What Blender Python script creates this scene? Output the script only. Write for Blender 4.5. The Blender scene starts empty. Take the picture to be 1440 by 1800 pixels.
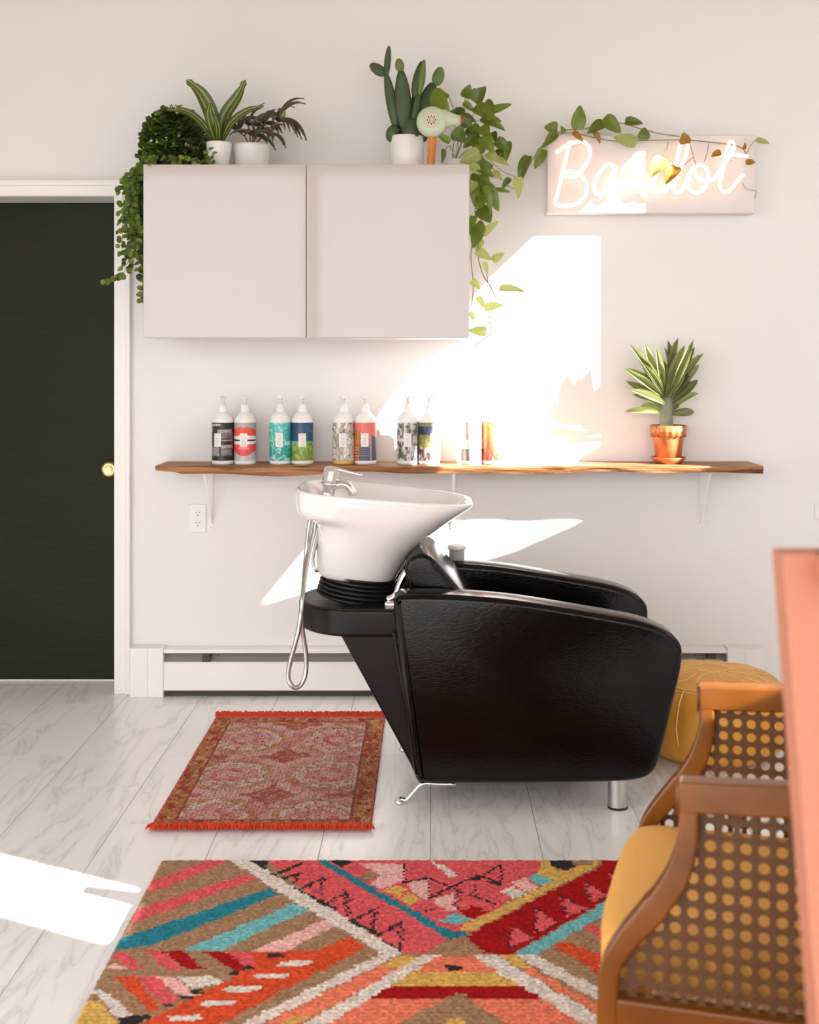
import bpy, bmesh, math, random
import numpy as np
from mathutils import Vector, Matrix, Quaternion
random.seed(7)
SC = bpy.context.scene
COL = SC.collection
# ------------------------------------------------------------------ camera, world, sun, exposure
F, CX, CY, H = 2139.0, 757.0, 630.0, 1.355        # focal length and vanishing point in photo pixels, eye height in metres
WALL = 4.93                                       # distance of the back wall
cam = bpy.data.cameras.new('camera'); camo = bpy.data.objects.new('camera', cam); COL.objects.link(camo)
camo.location = (0, 0, H); camo.rotation_euler = (math.pi/2, 0, 0)
cam.sensor_fit = 'AUTO'; cam.sensor_width = 36.0; cam.lens = 36.0*F/1800
cam.shift_x = -(CX-720)/1800; cam.shift_y = -(900-CY)/1800
cam.clip_start = .02
cam.dof.use_dof = True; cam.dof.focus_distance = 4.25; cam.dof.aperture_fstop = 4.4
SC.camera = camo
wd = bpy.data.worlds.new('sky'); SC.world = wd; wd.use_nodes = True
bg = wd.node_tree.nodes['Background']; bg.inputs[0].default_value = (.985, .98, .985, 1); bg.inputs[1].default_value = 4.5
SUN = Vector((-2.0, 1.0, -1.0)).normalized()
sl = bpy.data.lights.new('sun', 'SUN'); sl.energy = 38.0; sl.angle = math.radians(.5); sl.color = (1, .965, .92)
so = bpy.data.objects.new('sun', sl); COL.objects.link(so); so.rotation_euler = SUN.to_track_quat('-Z', 'Y').to_euler(); so.location = (4, -1, 4)
SC.view_settings.view_transform = 'Standard'; SC.view_settings.look = 'None'; SC.view_settings.gamma = 1
SC.view_settings.use_curve_mapping = False; SC.view_settings.exposure = 0.0

# ------------------------------------------------------------------ helpers
def W(px, py, Y):
    return Vector(((px-CX)*Y/F, Y, H-(py-CY)*Y/F))
def lin(c):
    return tuple((v/12.92 if v <= .04045 else ((v+.055)/1.055)**2.4) for v in [x/255 for x in c])
def mat(name, col, rough=.5, metal=0., spec=.5, bump=None, var=None, emit=None, coat=0., trans=0., randv=0.):
    """col in sRGB 0-255. bump=(scale,strength,kind,stretch) var=(scale,col2,amount,stretch) randv: value change per object"""
    m = bpy.data.materials.new(name); m.use_nodes = True
    nt = m.node_tree; N = nt.nodes; L = nt.links; b = N['Principled BSDF']
    c = lin(col)
    b.inputs['Base Color'].default_value = (*c, 1); b.inputs['Roughness'].default_value = rough
    b.inputs['Metallic'].default_value = metal; b.inputs['Specular IOR Level'].default_value = spec
    b.inputs['Coat Weight'].default_value = coat; b.inputs['Coat Roughness'].default_value = .05
    tc = N.new('ShaderNodeTexCoord')
    def mapping(st):
        mp = N.new('ShaderNodeMapping'); mp.inputs['Scale'].default_value = st; L.new(tc.outputs['Object'], mp.inputs[0]); return mp
    out = None
    if var:
        sc_, c2, amt, st = var
        n = N.new('ShaderNodeTexNoise'); n.inputs['Scale'].default_value = sc_; n.inputs['Detail'].default_value = 5
        L.new(mapping(st).outputs[0], n.inputs['Vector'])
        r = N.new('ShaderNodeValToRGB'); r.color_ramp.elements[0].position = .5-amt/2; r.color_ramp.elements[1].position = .5+amt/2
        r.color_ramp.elements[0].color = (*c, 1); r.color_ramp.elements[1].color = (*lin(c2), 1)
        L.new(n.outputs['Fac'], r.inputs[0]); out = r.outputs[0]
    if randv:
        oi = N.new('ShaderNodeObjectInfo'); mr = N.new('ShaderNodeMapRange')
        mr.inputs['To Min'].default_value = 1-randv; mr.inputs['To Max'].default_value = 1+randv
        L.new(oi.outputs['Random'], mr.inputs[0])
        hs = N.new('ShaderNodeHueSaturation'); hs.inputs['Color'].default_value = (*c, 1)
        if out: L.new(out, hs.inputs['Color'])
        L.new(mr.outputs[0], hs.inputs['Value']); out = hs.outputs[0]
    if out: L.new(out, b.inputs['Base Color'])
    if bump:
        sc_, stg, kind, st = bump
        mp = mapping(st)
        if kind == 'noise':
            n = N.new('ShaderNodeTexNoise'); n.inputs['Scale'].default_value = sc_; n.inputs['Detail'].default_value = 4; o = n.outputs['Fac']
        elif kind == 'voronoi':
            n = N.new('ShaderNodeTexVoronoi'); n.feature = 'DISTANCE_TO_EDGE'; n.inputs['Scale'].default_value = sc_; o = n.outputs['Distance']
        else:
            n = N.new('ShaderNodeTexWave'); n.inputs['Scale'].default_value = sc_; n.inputs['Distortion'].default_value = 6; n.inputs['Detail'].default_value = 2; o = n.outputs['Fac']
        L.new(mp.outputs[0], n.inputs['Vector'])
        bp = N.new('ShaderNodeBump'); bp.inputs['Strength'].default_value = stg; bp.inputs['Distance'].default_value = .004
        L.new(o, bp.inputs['Height']); L.new(bp.outputs[0], b.inputs['Normal'])
    if emit:
        b.inputs['Emission Color'].default_value = (*lin(emit[0]), 1); b.inputs['Emission Strength'].default_value = emit[1]
    if trans:
        t = N.new('ShaderNodeBsdfTranslucent'); mx = N.new('ShaderNodeMixShader'); mx.inputs[0].default_value = trans
        if out: L.new(out, t.inputs[0])
        else: t.inputs[0].default_value = (*c, 1)
        L.new(b.outputs[0], mx.inputs[1]); L.new(t.outputs[0], mx.inputs[2]); L.new(mx.outputs[0], N['Material Output'].inputs[0])
    return m
def attr_mat(name, rough=.8, spec=.3, bump=None):
    m = mat(name, (200, 200, 200), rough, spec=spec, bump=bump)
    a = m.node_tree.nodes.new('ShaderNodeAttribute'); a.attribute_name = 'Col'
    m.node_tree.links.new(a.outputs['Color'], m.node_tree.nodes['Principled BSDF'].inputs['Base Color'])
    return m
def smooth_path(pts, k=6, closed=False):
    P = [Vector(p) for p in pts]; n = len(P); out = []
    rng = range(n if closed else n-1)
    for i in rng:
        p1, p2 = P[i], P[(i+1) % n]
        p0 = P[(i-1) % n] if closed or i > 0 else p1*2-p2
        p3 = P[(i+2) % n] if closed or i+2 < n else p2*2-p1
        for j in range(k):
            t = j/k
            out.append(.5*((2*p1)+(p2-p0)*t+(2*p0-5*p1+4*p2-p3)*t*t+(3*p1-p0-3*p2+p3)*t**3))
    if not closed: out.append(P[-1])
    return out
ORG = {}
def inset(poly, d):
    n = len(poly); A = sum(poly[i][0]*poly[(i+1) % n][1]-poly[(i+1) % n][0]*poly[i][1] for i in range(n)); sg = 1 if A > 0 else -1; out = []
    for i in range(n):
        a, b = poly[i-1], poly[(i+1) % n]; tx, tz = b[0]-a[0], b[1]-a[1]; L = math.hypot(tx, tz) or 1
        out.append((poly[i][0]-sg*tz/L*d, poly[i][1]+sg*tx/L*d))
    return out
class MB:
    def __init__(s): s.v = []; s.f = []
    def add(s, v, f):
        o = len(s.v); s.v += [Vector(p) for p in v]; s.f += [tuple(i+o for i in q) for q in f]; return s
    def box(s, x0, x1, y0, y1, z0, z1):
        v = [(x, y, z) for x in (x0, x1) for y in (y0, y1) for z in (z0, z1)]
        return s.add(v, [(0, 1, 3, 2), (4, 6, 7, 5), (0, 4, 5, 1), (2, 3, 7, 6), (0, 2, 6, 4), (1, 5, 7, 3)])
    def loft(s, rings, closed=True, cap0=True, cap1=True):
        n = len(rings[0]); v = [p for r in rings for p in r]; f = []
        for i in range(len(rings)-1):
            for j in range(n if closed else n-1):
                k = (j+1) % n
                f.append((i*n+j, i*n+k, (i+1)*n+k, (i+1)*n+j))
        if cap0: f.append(tuple(range(n-1, -1, -1)))
        if cap1: f.append(tuple((len(rings)-1)*n+j for j in range(n)))
        return s.add(v, f)
    def prism(s, poly, a0, a1, axis='y'):
        def mk(p, a): return {'y': (p[0], a, p[1]), 'z': (p[0], p[1], a), 'x': (a, p[0], p[1])}[axis]
        return s.loft([[mk(p, a0) for p in poly], [mk(p, a1) for p in poly]])
    def rprism(s, poly, a0, a1, r, k=5):
        rings = []
        for i in range(k+1):
            t = math.pi/2*i/k; P = inset(poly, r*(1-math.sin(t))); rings.append([(p[0], a0+r*(1-math.cos(t)), p[1]) for p in P])
        for i in range(k, -1, -1):
            t = math.pi/2*i/k; P = inset(poly, r*(1-math.sin(t))); rings.append([(p[0], a1-r*(1-math.cos(t)), p[1]) for p in P])
        return s.loft(rings)
    def lathe(s, prof, c, n=32, cap0=True, cap1=True, M=None):
        rings = []
        for r, z in prof:
            ring = [Vector((r*math.cos(2*math.pi*j/n), r*math.sin(2*math.pi*j/n), z)) for j in range(n)]
            if M is not None: ring = [M @ p for p in ring]
            rings.append([p+Vector(c) for p in ring])
        return s.loft(rings, True, cap0, cap1)
    def tube(s, pts, r, n=8, flat=1.0, cap=True):
        P = [Vector(p) for p in pts]; m = len(P)
        rr = r if isinstance(r, (list, tuple)) else [r]*m
        T = [(P[min(i+1, m-1)]-P[max(i-1, 0)]).normalized() for i in range(m)]
        up = Vector((0, 0, 1)) if abs(T[0].z) < .9 else Vector((0, 1, 0))
        nrm = (up-T[0]*up.dot(T[0])).normalized(); rings = []
        for i in range(m):
            nrm = nrm-T[i]*nrm.dot(T[i])
            if nrm.length < 1e-6: nrm = T[i].orthogonal()
            nrm.normalize(); bi = T[i].cross(nrm)
            rings.append([P[i]+nrm*(rr[i]*math.cos(2*math.pi*j/n))+bi*(rr[i]*flat*math.sin(2*math.pi*j/n)) for j in range(n)])
        return s.loft(rings, True, cap, cap)
    def sweep(s, pts, sec, side):
        """rectangular section sec=(half in-plane, half along side) swept along pts; side = constant vector"""
        P = [Vector(p) for p in pts]; m = len(P); side = Vector(side).normalized(); rings = []
        for i in range(m):
            t = (P[min(i+1, m-1)]-P[max(i-1, 0)]).normalized(); n = side.cross(t).normalized()
            a, b = sec if not isinstance(sec[0], (list, tuple)) else sec[i]
            rings.append([P[i]+n*a+side*b, P[i]-n*a+side*b, P[i]-n*a-side*b, P[i]+n*a-side*b])
        return s.loft(rings)
    def build(s, name, m, parent=None, smooth=False, bevel=0, seg=2, ang=35, origin=None):
        off = ORG.get(parent.name, Vector()) if parent else (Vector(origin) if origin else Vector())
        me = bpy.data.meshes.new(name); me.from_pydata([tuple(p-off) for p in s.v], [], s.f)
        bm = bmesh.new(); bm.from_mesh(me); bmesh.ops.recalc_face_normals(bm, faces=bm.faces); bm.to_mesh(me); bm.free()
        for mm in (m if isinstance(m, (list, tuple)) else [m]): me.materials.append(mm)
        if smooth: me.polygons.foreach_set('use_smooth', [True]*len(me.polygons))
        o = bpy.data.objects.new(name, me); COL.objects.link(o)
        if parent: o.parent = parent
        elif origin: o.location = off
        ORG[o.name] = off
        if bevel:
            b = o.modifiers.new('bevel', 'BEVEL'); b.width = bevel; b.segments = seg; b.limit_method = 'ANGLE'; b.angle_limit = math.radians(ang)
            me.polygons.foreach_set('use_smooth', [True]*len(me.polygons))
            b.harden_normals = False
            wn = o.modifiers.new('wn', 'WEIGHTED_NORMAL'); wn.keep_sharp = True
        return o
def thing(name, loc, label, cat, group=None):
    o = bpy.data.objects.new(name, None); COL.objects.link(o); o.location = loc; o.empty_display_size = .05
    ORG[o.name] = Vector(loc); o['label'] = label; o['category'] = cat
    if group: o['group'] = group
    return o
def tag(o, label, cat, group=None):
    o['label'] = label; o['category'] = cat
    if group: o['group'] = group
    return o
def struct(o, label=None):
    o['kind'] = 'structure'
    if label: o['label'] = label
    return o
def place(name, me, M, parent):
    """a part that shares mesh data, placed by a world matrix"""
    o = bpy.data.objects.new(name, me); COL.objects.link(o); o.parent = parent
    M = Matrix.Translation(-ORG[parent.name]) @ M
    o.matrix_local = M; return o
def frame(B, T, nh, wid, thick=None):
    """matrix: +X from B to T (unit length), Y across scaled by wid, Z towards nh"""
    B, T = Vector(B), Vector(T); x = T-B; Ln = x.length; x = x/Ln
    z = Vector(nh)-x*Vector(nh).dot(x)
    if z.length < 1e-4: z = x.orthogonal()
    z.normalize(); y = z.cross(x)
    k = thick if thick else Ln
    M = Matrix(((x.x*Ln, y.x*wid, z.x*k, B.x), (x.y*Ln, y.y*wid, z.y*k, B.y), (x.z*Ln, y.z*wid, z.z*k, B.z), (0, 0, 0, 1)))
    return M
def leaf_mesh(name, prof, m, fold=.12, arch=.15, nu=14, nv=3):
    """leaf of unit length along X and unit width along Y; prof(u)->half width 0..0.5"""
    v, f = [], []
    for i in range(nu+1):
        u = i/nu; w = max(prof(u), .004); zc = arch*math.sin(math.pi*u*.9)
        for j in range(-nv, nv+1):
            t = j/nv
            v.append((u, t*w, zc+fold*abs(t)*w-.03*(1-abs(t))*0))
    n = 2*nv+1
    for i in range(nu):
        for j in range(n-1): f.append((i*n+j, i*n+j+1, (i+1)*n+j+1, (i+1)*n+j))
    me = bpy.data.meshes.new(name); me.from_pydata(v, [], f); me.materials.append(m)
    me.polygons.foreach_set('use_smooth', [True]*len(f)); return me
def prof_heart(u): return .5*(math.sin(math.pi*min(1, (u+.05)/1.05)**.60)**.62)*(1-.22*u**3) if u < .999 else 0
def prof_round(u): return .5*math.sqrt(max(0, 1-(2*u-1)**2))**.85
def prof_lance(u): return .5*math.sin(math.pi*u**.8)**.8 if 0 < u < 1 else 0
def prof_obl(u): return .5*math.sin(math.pi*u**1.35)**.75 if 0 < u < 1 else .04*(u == 0)
def hsh(i, j, k=0):
    n = (i*374761393+j*668265263+k*2147483647) & 0xffffffff
    n = ((n ^ (n >> 13))*1274126177) & 0xffffffff
    return ((n ^ (n >> 16)) & 0xffff)/65535
def vn(x, y, k=0):
    i, j = math.floor(x), math.floor(y); a, b = x-i, y-j; a = a*a*(3-2*a); b = b*b*(3-2*b)
    return (hsh(i, j, k)*(1-a)+hsh(i+1, j, k)*a)*(1-b)+(hsh(i, j+1, k)*(1-a)+hsh(i+1, j+1, k)*a)*b
def fbm(x, y, k=0): return (vn(x, y, k)+.5*vn(2.1*x, 2.1*y, k+1)+.25*vn(4.3*x, 4.3*y, k+2))/1.75
def mixc(a, b, t): return tuple(a[i]*(1-t)+b[i]*t for i in range(3))
def inpoly(x, y, P):
    c = False; n = len(P); j = n-1
    for i in range(n):
        if (P[i][1] > y) != (P[j][1] > y) and x < (P[j][0]-P[i][0])*(y-P[i][1])/(P[j][1]-P[i][1])+P[i][0]: c = not c
        j = i
    return c
def colour_corners(me, cols):
    """one colour for each face, cols in sRGB 0-255"""
    at = me.color_attributes.new('Col', 'FLOAT_COLOR', 'CORNER')
    a = np.array(cols, dtype=np.float64)/255; a = np.where(a <= .04045, a/12.92, ((a+.055)/1.055)**2.4)
    a = np.concatenate([a, np.ones((len(a), 1))], 1)
    tot = np.empty(len(me.polygons), np.int32); me.polygons.foreach_get('loop_total', tot)
    at.data.foreach_set('color', np.repeat(a, tot, axis=0).astype(np.float32).ravel())
FRONT = Vector((0, -1, 0))

# ------------------------------------------------------------------ materials
M_wall = mat('wall_paint', (238, 235, 233), .75, bump=(180, .08, 'noise', (1, 1, 1)))
M_trim = mat('trim_paint', (243, 239, 235), .35)
M_ceil = mat('ceiling_paint', (198, 184, 168), .85)
M_door = mat('door_green', (31, 35, 16), .45, spec=.15, bump=(14, .25, 'noise', (1, 1, 14)), var=(6, (36, 40, 21), .5, (1, 1, 20)))
M_brass = mat('brass', (214, 192, 144), .28, .9)
M_chrome = mat('chrome', (225, 222, 220), .06, 1.0)
M_steel = mat('brushed_steel', (200, 197, 192), .3, 1.0)
M_gloss = mat('gloss_white', (194, 185, 180), .06, spec=.5, coat=.2)
M_carcass = mat('cabinet_white', (238, 233, 230), .4)
M_plastic = mat('white_plastic', (240, 238, 235), .35)
M_porcelain = mat('porcelain', (238, 234, 232), .06, coat=.4)
M_black = mat('black_plastic', (9, 9, 8), .34, spec=.3, bump=(300, .15, 'noise', (1, 1, 1)))
M_rubber = mat('black_rubber', (14, 14, 14), .5)
M_potw = mat('pot_white', (240, 236, 232), .18)
M_copper = mat('copper_paint', (206, 124, 76), .3, metal=.35)
M_soil = mat('soil', (48, 36, 28), .95, bump=(60, .8, 'noise', (1, 1, 1)))
M_hdark = mat('heater_fin', (150, 146, 138), .5, .3)
M_hblack = mat('dark_metal', (70, 66, 60), .5, .5)
M_neon = mat('neon_glow', (255, 240, 230), .4, emit=((255, 196, 172), 1.45))
M_coral = mat('coral_paint', (190, 122, 94), .5)
M_mustard = mat('mustard_cloth', (230, 170, 84), .75, bump=(400, .3, 'noise', (1, 1, 1)))
M_cane = mat('cane', (96, 60, 26), .5)
M_chairwood = mat('chair_wood', (138, 80, 14), .28, var=(9, (92, 48, 8), .6, (1, 1, 1)))
M_stitch = mat('stitch', (248, 214, 140), .7)
M_mint = mat('mint_enamel', (196, 208, 180), .25)
M_hole = mat('dark_hole', (25, 25, 22), .8)
M_bakel = mat('nozzle_copper', (150, 88, 62), .3, .6)
M_owood = mat('orange_wood', (222, 138, 40), .35, var=(8, (186, 100, 24), .5, (6, 6, 1)))
def croc():
    m = mat('croc_leather', (3, 3, 3), .17, spec=.26)
    nt = m.node_tree; N = nt.nodes; L = nt.links; b = N['Principled BSDF']
    tc = N.new('ShaderNodeTexCoord'); mp = N.new('ShaderNodeMapping'); mp.inputs['Scale'].default_value = (.55, .8, 1.9)
    ns = N.new('ShaderNodeTexNoise'); ns.inputs['Scale'].default_value = 6
    L.new(tc.outputs['Object'], ns.inputs[0])
    mxv = N.new('ShaderNodeVectorMath'); mxv.operation = 'MULTIPLY_ADD'; mxv.inputs[1].default_value = (.12, .12, .12)
    L.new(ns.outputs['Color'], mxv.inputs[0]); L.new(tc.outputs['Object'], mxv.inputs[2]); L.new(mxv.outputs[0], mp.inputs[0])
    v = N.new('ShaderNodeTexVoronoi'); v.feature = 'DISTANCE_TO_EDGE'; v.inputs['Scale'].default_value = 58; L.new(mp.outputs[0], v.inputs['Vector'])
    r = N.new('ShaderNodeMapRange'); r.inputs['From Max'].default_value = .18; L.new(v.outputs['Distance'], r.inputs[0])
    bp = N.new('ShaderNodeBump'); bp.inputs['Strength'].default_value = .07; bp.inputs['Distance'].default_value = .002
    L.new(r.outputs[0], bp.inputs['Height']); L.new(bp.outputs[0], b.inputs['Normal'])
    return m
M_croc = croc()
def leather():
    m = mat('pouf_leather', (228, 166, 66), .38, var=(5, (204, 134, 34), .6, (1, 1, 1)), bump=(40, .35, 'noise', (1, 1, 1))); return m
M_leather = leather()
def walnut():
    m = mat('walnut', (150, 100, 62), .5); nt = m.node_tree; N = nt.nodes; L = nt.links; b = N['Principled BSDF']
    tc = N.new('ShaderNodeTexCoord'); mp = N.new('ShaderNodeMapping'); mp.inputs['Scale'].default_value = (1.6, 14, 26)
    L.new(tc.outputs['Object'], mp.inputs[0])
    n = N.new('ShaderNodeTexNoise'); n.inputs['Scale'].default_value = 3.0; n.inputs['Detail'].default_value = 8; n.inputs['Distortion'].default_value = .6
    L.new(mp.outputs[0], n.inputs[0]); r = N.new('ShaderNodeValToRGB')
    e = r.color_ramp.elements; e[0].position = .32; e[0].color = (*lin((84, 52, 30)), 1); e[1].position = .68; e[1].color = (*lin((186, 132, 88)), 1)
    x = e.new(.5); x.color = (*lin((148, 98, 60)), 1)
    L.new(n.outputs['Fac'], r.inputs[0]); L.new(r.outputs[0], b.inputs['Base Color'])
    bp = N.new('ShaderNodeBump'); bp.inputs['Strength'].default_value = .3; bp.inputs['Distance'].default_value = .003
    L.new(n.outputs['Fac'], bp.inputs['Height']); L.new(bp.outputs[0], b.inputs['Normal'])
    return m
M_walnut = walnut()
def marble():
    m = mat('marble_tile', (232, 230, 228), .3); nt = m.node_tree; N = nt.nodes; L = nt.links; b = N['Principled BSDF']
    tc = N.new('ShaderNodeTexCoord'); oi = N.new('ShaderNodeObjectInfo')
    ad = N.new('ShaderNodeVectorMath'); ad.operation = 'MULTIPLY_ADD'; ad.inputs[1].default_value = (37, 53, 11)
    cmb = N.new('ShaderNodeCombineXYZ')
    for i in range(3): L.new(oi.outputs['Random'], cmb.inputs[i])
    L.new(cmb.outputs[0], ad.inputs[0]); L.new(tc.outputs['Object'], ad.inputs[2])
    mp = N.new('ShaderNodeMapping'); mp.inputs['Rotation'].default_value = (0, 0, math.radians(-62)); mp.inputs['Scale'].default_value = (7.0, 1.0, 1)
    mp.vector_type = 'TEXTURE' if False else 'POINT'
    L.new(ad.outputs[0], mp.inputs[0])
    n = N.new('ShaderNodeTexNoise'); n.inputs['Scale'].default_value = 1.1; n.inputs['Detail'].default_value = 7; n.inputs['Roughness'].default_value = .55; n.inputs['Distortion'].default_value = .9
    L.new(mp.outputs[0], n.inputs[0])
    s = N.new('ShaderNodeMath'); s.operation = 'SUBTRACT'; s.inputs[1].default_value = .5; L.new(n.outputs['Fac'], s.inputs[0])
    a = N.new('ShaderNodeMath'); a.operation = 'ABSOLUTE'; L.new(s.outputs[0], a.inputs[0])
    r = N.new('ShaderNodeValToRGB'); e = r.color_ramp.elements
    e[0].position = 0; e[0].color = (*lin((222, 219, 217)), 1); e[1].position = .06; e[1].color = (*lin((246, 244, 243)), 1)
    x = e.new(.012); x.color = (*lin((239, 237, 235)), 1)
    L.new(a.outputs[0], r.inputs[0]); L.new(r.outputs[0], b.inputs['Base Color'])
    return m
M_tile = marble()
M_grout = mat('grout', (150, 145, 140), .9)

# ------------------------------------------------------------------ the room
XL, XR, YF, ZC = -2.9, 2.6, -1.7, 3.45
DX0, DX1, DZ = -2.2, -1.274, 2.012
wb = MB()
wb.box(DX1, XR+.06, WALL, WALL+.24, -.05, ZC); wb.box(DX0, DX1, WALL, WALL+.24, DZ, ZC); wb.box(XL-.1, DX0, WALL, WALL+.24, -.05, ZC)
struct(wb.build('wall_back', M_wall), 'warm white painted back wall with a door opening')
wl = MB(); wl.box(XL-.1, XL, YF, -.6, -.05, ZC); wl.box(XL-.1, XL, 2.3, WALL, -.05, ZC); wl.box(XL-.1, XL, -.6, 2.3, -.05, .12); wl.box(XL-.1, XL, -.6, 2.3, 2.7, ZC)  # opening added in this unseen wall to bring sky light onto the lower walls
for y in (.4, 1.35): wl.box(XL-.09, XL-.01, y, y+.08, .12, 2.7)
struct(wl.build('wall_left', M_wall))
struct(MB().box(XL-.1, XR+.06, YF-.1, WALL+.24, ZC, ZC+.1).build('ceiling', M_ceil))
# right wall: two high windows let the sun in
W1, W2 = (3.2, 3.965, 1.6, 3.2), (1.12, 1.43, 1.68, 2.55)
wr = MB()
def wr_box(y0, y1, z0, z1): wr.box(XR, XR+.05, y0, y1, z0, z1)
wr_box(YF, W2[0], -.05, ZC); wr_box(W2[1], W1[0], -.05, ZC); wr_box(W1[1], WALL, -.05, ZC)
for w in (W1, W2): wr_box(w[0], w[1], -.05, w[2]); wr_box(w[0], w[1], w[3], ZC)
struct(wr.build('wall_right', M_wall))
# front wall: shop front with broad panes open to the street light
wf = MB(); wf.box(XL, XR, YF-.1, YF, -.05, .1); wf.box(XL, XR, YF-.1, YF, 3.0, ZC)
for x in (XL, -1.1, .75, XR-.1): wf.box(x, x+.1, YF-.1, YF, .1, 3.0)
struct(wf.build('wall_front', M_wall))
struct(MB().box(XR, XR+.2, YF-3.2, YF-.1, -.05, 5.4).build('sun_block_wall', M_wall), 'unseen wall added outside the shop front to block the sun')  # unseen wall added to keep direct sun out of the shop front
gd = MB(); gd.box(-25, 25, -25, YF-.1, -.12, -.06); gd.box(-25, XL-.1, YF-.1, 12, -.12, -.06)
struct(gd.build('ground', mat('pavement', (120, 118, 114), .9)), 'grey pavement outside the shop front')
# unseen blockers added outside the sunny window, cut to shape the patch of sun
up = [(3.98, 3.09), (3.86, 2.955), (3.75, 2.855), (3.52, 2.515), (3.40, 2.16), (3.29, 2.0), (3.15, 2.0), (3.15, 3.3), (4.05, 3.3)]
lo = [(3.15, 1.5), (3.15, 2.0), (3.29, 2.0), (3.38, 1.965), (3.55, 1.86), (3.70, 1.745), (3.81, 1.70), (3.926, 1.684), (4.05, 1.70), (4.05, 1.5)]
sh = lambda P: [(y-.06, z+.06) for y, z in P]
struct(MB().prism(sh(up), XR+.1, XR+.13, 'x').build('sun_blocker_upper', M_trim), 'added sun blocker with sloping edge outside the sunny window')
struct(MB().prism(sh(lo), XR+.1, XR+.13, 'x').build('sun_blocker_lower', M_trim), 'added sun blocker with curved edge outside the sunny window')
# floor: grout bed and marble tiles in running bond
floor = struct(MB().box(XL-.1, XR+.06, YF-.1, WALL+.26, -.05, -.0012).build('floor', M_grout), 'white marble tiles laid in running bond')
TW, TL, G = .305, .61, .0022
tm = MB().box(G/2, TW-G/2, G/2, TL-G/2, -.006, 0).build('tile_proto', M_tile); tile_me = tm.data; bpy.data.objects.remove(tm)
rest = MB()
for k in range(-10, 9):
    off = 4.459 if k % 2 == 0 else 4.154
    for n in range(-12, 3):
        y0 = off+n*TL
        if y0 > WALL+.22 or y0+TL < YF: continue
        x0 = k*TW
        y1 = min(y0+TL, WALL+.24)
        vis = y1 > 2.2 and x0+TW > -.37*y1-.1 and x0 < .34*y1+.1
        if vis:
            o = place('tile', tile_me, Matrix.Translation((x0, y0, 0)), floor)
        else: rest.box(x0+G/2, x0+TW-G/2, y0+G/2, y1-G/2, -.006, 0)
r_ = rest.build('tile_field', M_tile, floor); r_['kind'] = 'stuff'
# door in its recess
door = MB().box(DX0, DX1, 5.11, 5.15, .006, DZ-.004).build('door_1', M_door, bevel=.002); struct(door, 'dark green painted door set back in its frame')
kn = MB(); R90 = Matrix.Rotation(math.pi/2, 3, 'X')
kc = W(192, 825, 5.06); kc.y = 5.11
kn.lathe([(.028, .0), (.030, .004), (.012, .010), (.011, .024), (.024, .030), (.0325, .042), (.0335, .050), (.030, .058), (.018, .062), (.016, .060), (.008, .061)], kc, 32, M=R90)
kn.build('door_knob', M_brass, door, smooth=True)
# door casing: stepped profile round the opening
cas = struct(MB().box(DX1-.004, DX1+.052, WALL-.018, WALL, 0, DZ+.05).build('trim_3', M_trim, bevel=.003), 'white moulded door casing')
MB().box(DX1+.044, DX1+.062, WALL-.027, WALL, 0, DZ+.064).build('back_band', M_trim, cas, bevel=.003)
MB().box(DX0-.06, DX1+.052, WALL-.0179, WALL, DZ-.001, DZ+.055).build('head_casing', M_trim, cas, bevel=.003)
MB().box(DX0-.06, DX1+.062, WALL-.03, WALL, DZ+.040, DZ+.064).build('head_band', M_trim, cas, bevel=.004)
MB().box(DX1-.004, DX1+.01, WALL, WALL+.18, 0, DZ).build('jamb', M_trim, cas)
MB().box(DX0, DX1, WALL, WALL+.18, DZ-.002, DZ+.01).build('jamb', M_trim, cas)
struct(MB().box(1.34, XR, WALL-.012, WALL, 0, .058).build('baseboard_back', M_trim, bevel=.003))

# ------------------------------------------------------------------ baseboard heater
HX0, HX1, HYF = -1.202, 1.332, 4.862
ht = thing('baseboard_heater', (.06, 4.9, 0), 'long low white baseboard heater running along the back wall', 'heater')
e0, e1 = -1.067, 1.185
for a, b in ((HX0, e0), (e1, HX1)):
    MB().box(a, b, HYF-.006, WALL, 0, .198).build('end_cap', M_trim, ht, bevel=.004)
    MB().box(a+.07, b-.063, HYF-.009, HYF-.005, .001, .196).build('joint_strip', M_trim, ht)
MB().box(e0, e1, HYF, WALL, .176, .192).build('top_cover', M_trim, ht, bevel=.003)
MB().prism([(HYF, .028), (HYF, .138), (HYF+.006, .142), (HYF+.006, .028)], e0, e1, 'x').build('front_panel', M_trim, ht)
MB().box(e0, e1, WALL-.012, WALL-.002, .02, .176).build('back_plate', M_hdark, ht)
MB().prism([(HYF+.012, .142), (HYF+.045, .176), (HYF+.047, .174), (HYF+.014, .140)], e0, e1, 'x').build('damper', M_hdark, ht)
for px in (363, 1251):
    x = (px-CX)*4.87/F
    MB().box(x-.016, x+.016, HYF+.004, HYF+.06, .128, .177).build('bracket', M_hblack, ht)
for px in (382, 1225):
    x = (px-CX)*4.87/F
    MB().lathe([(.005, 0), (.005, .004)], (x, HYF+.034, .158), 12, M=R90).build('screw_hole', M_hole, ht)
MB().box(e0, e1, HYF+.02, HYF+.026, .002, .03).build('lower_fin', M_hblack, ht)

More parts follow.
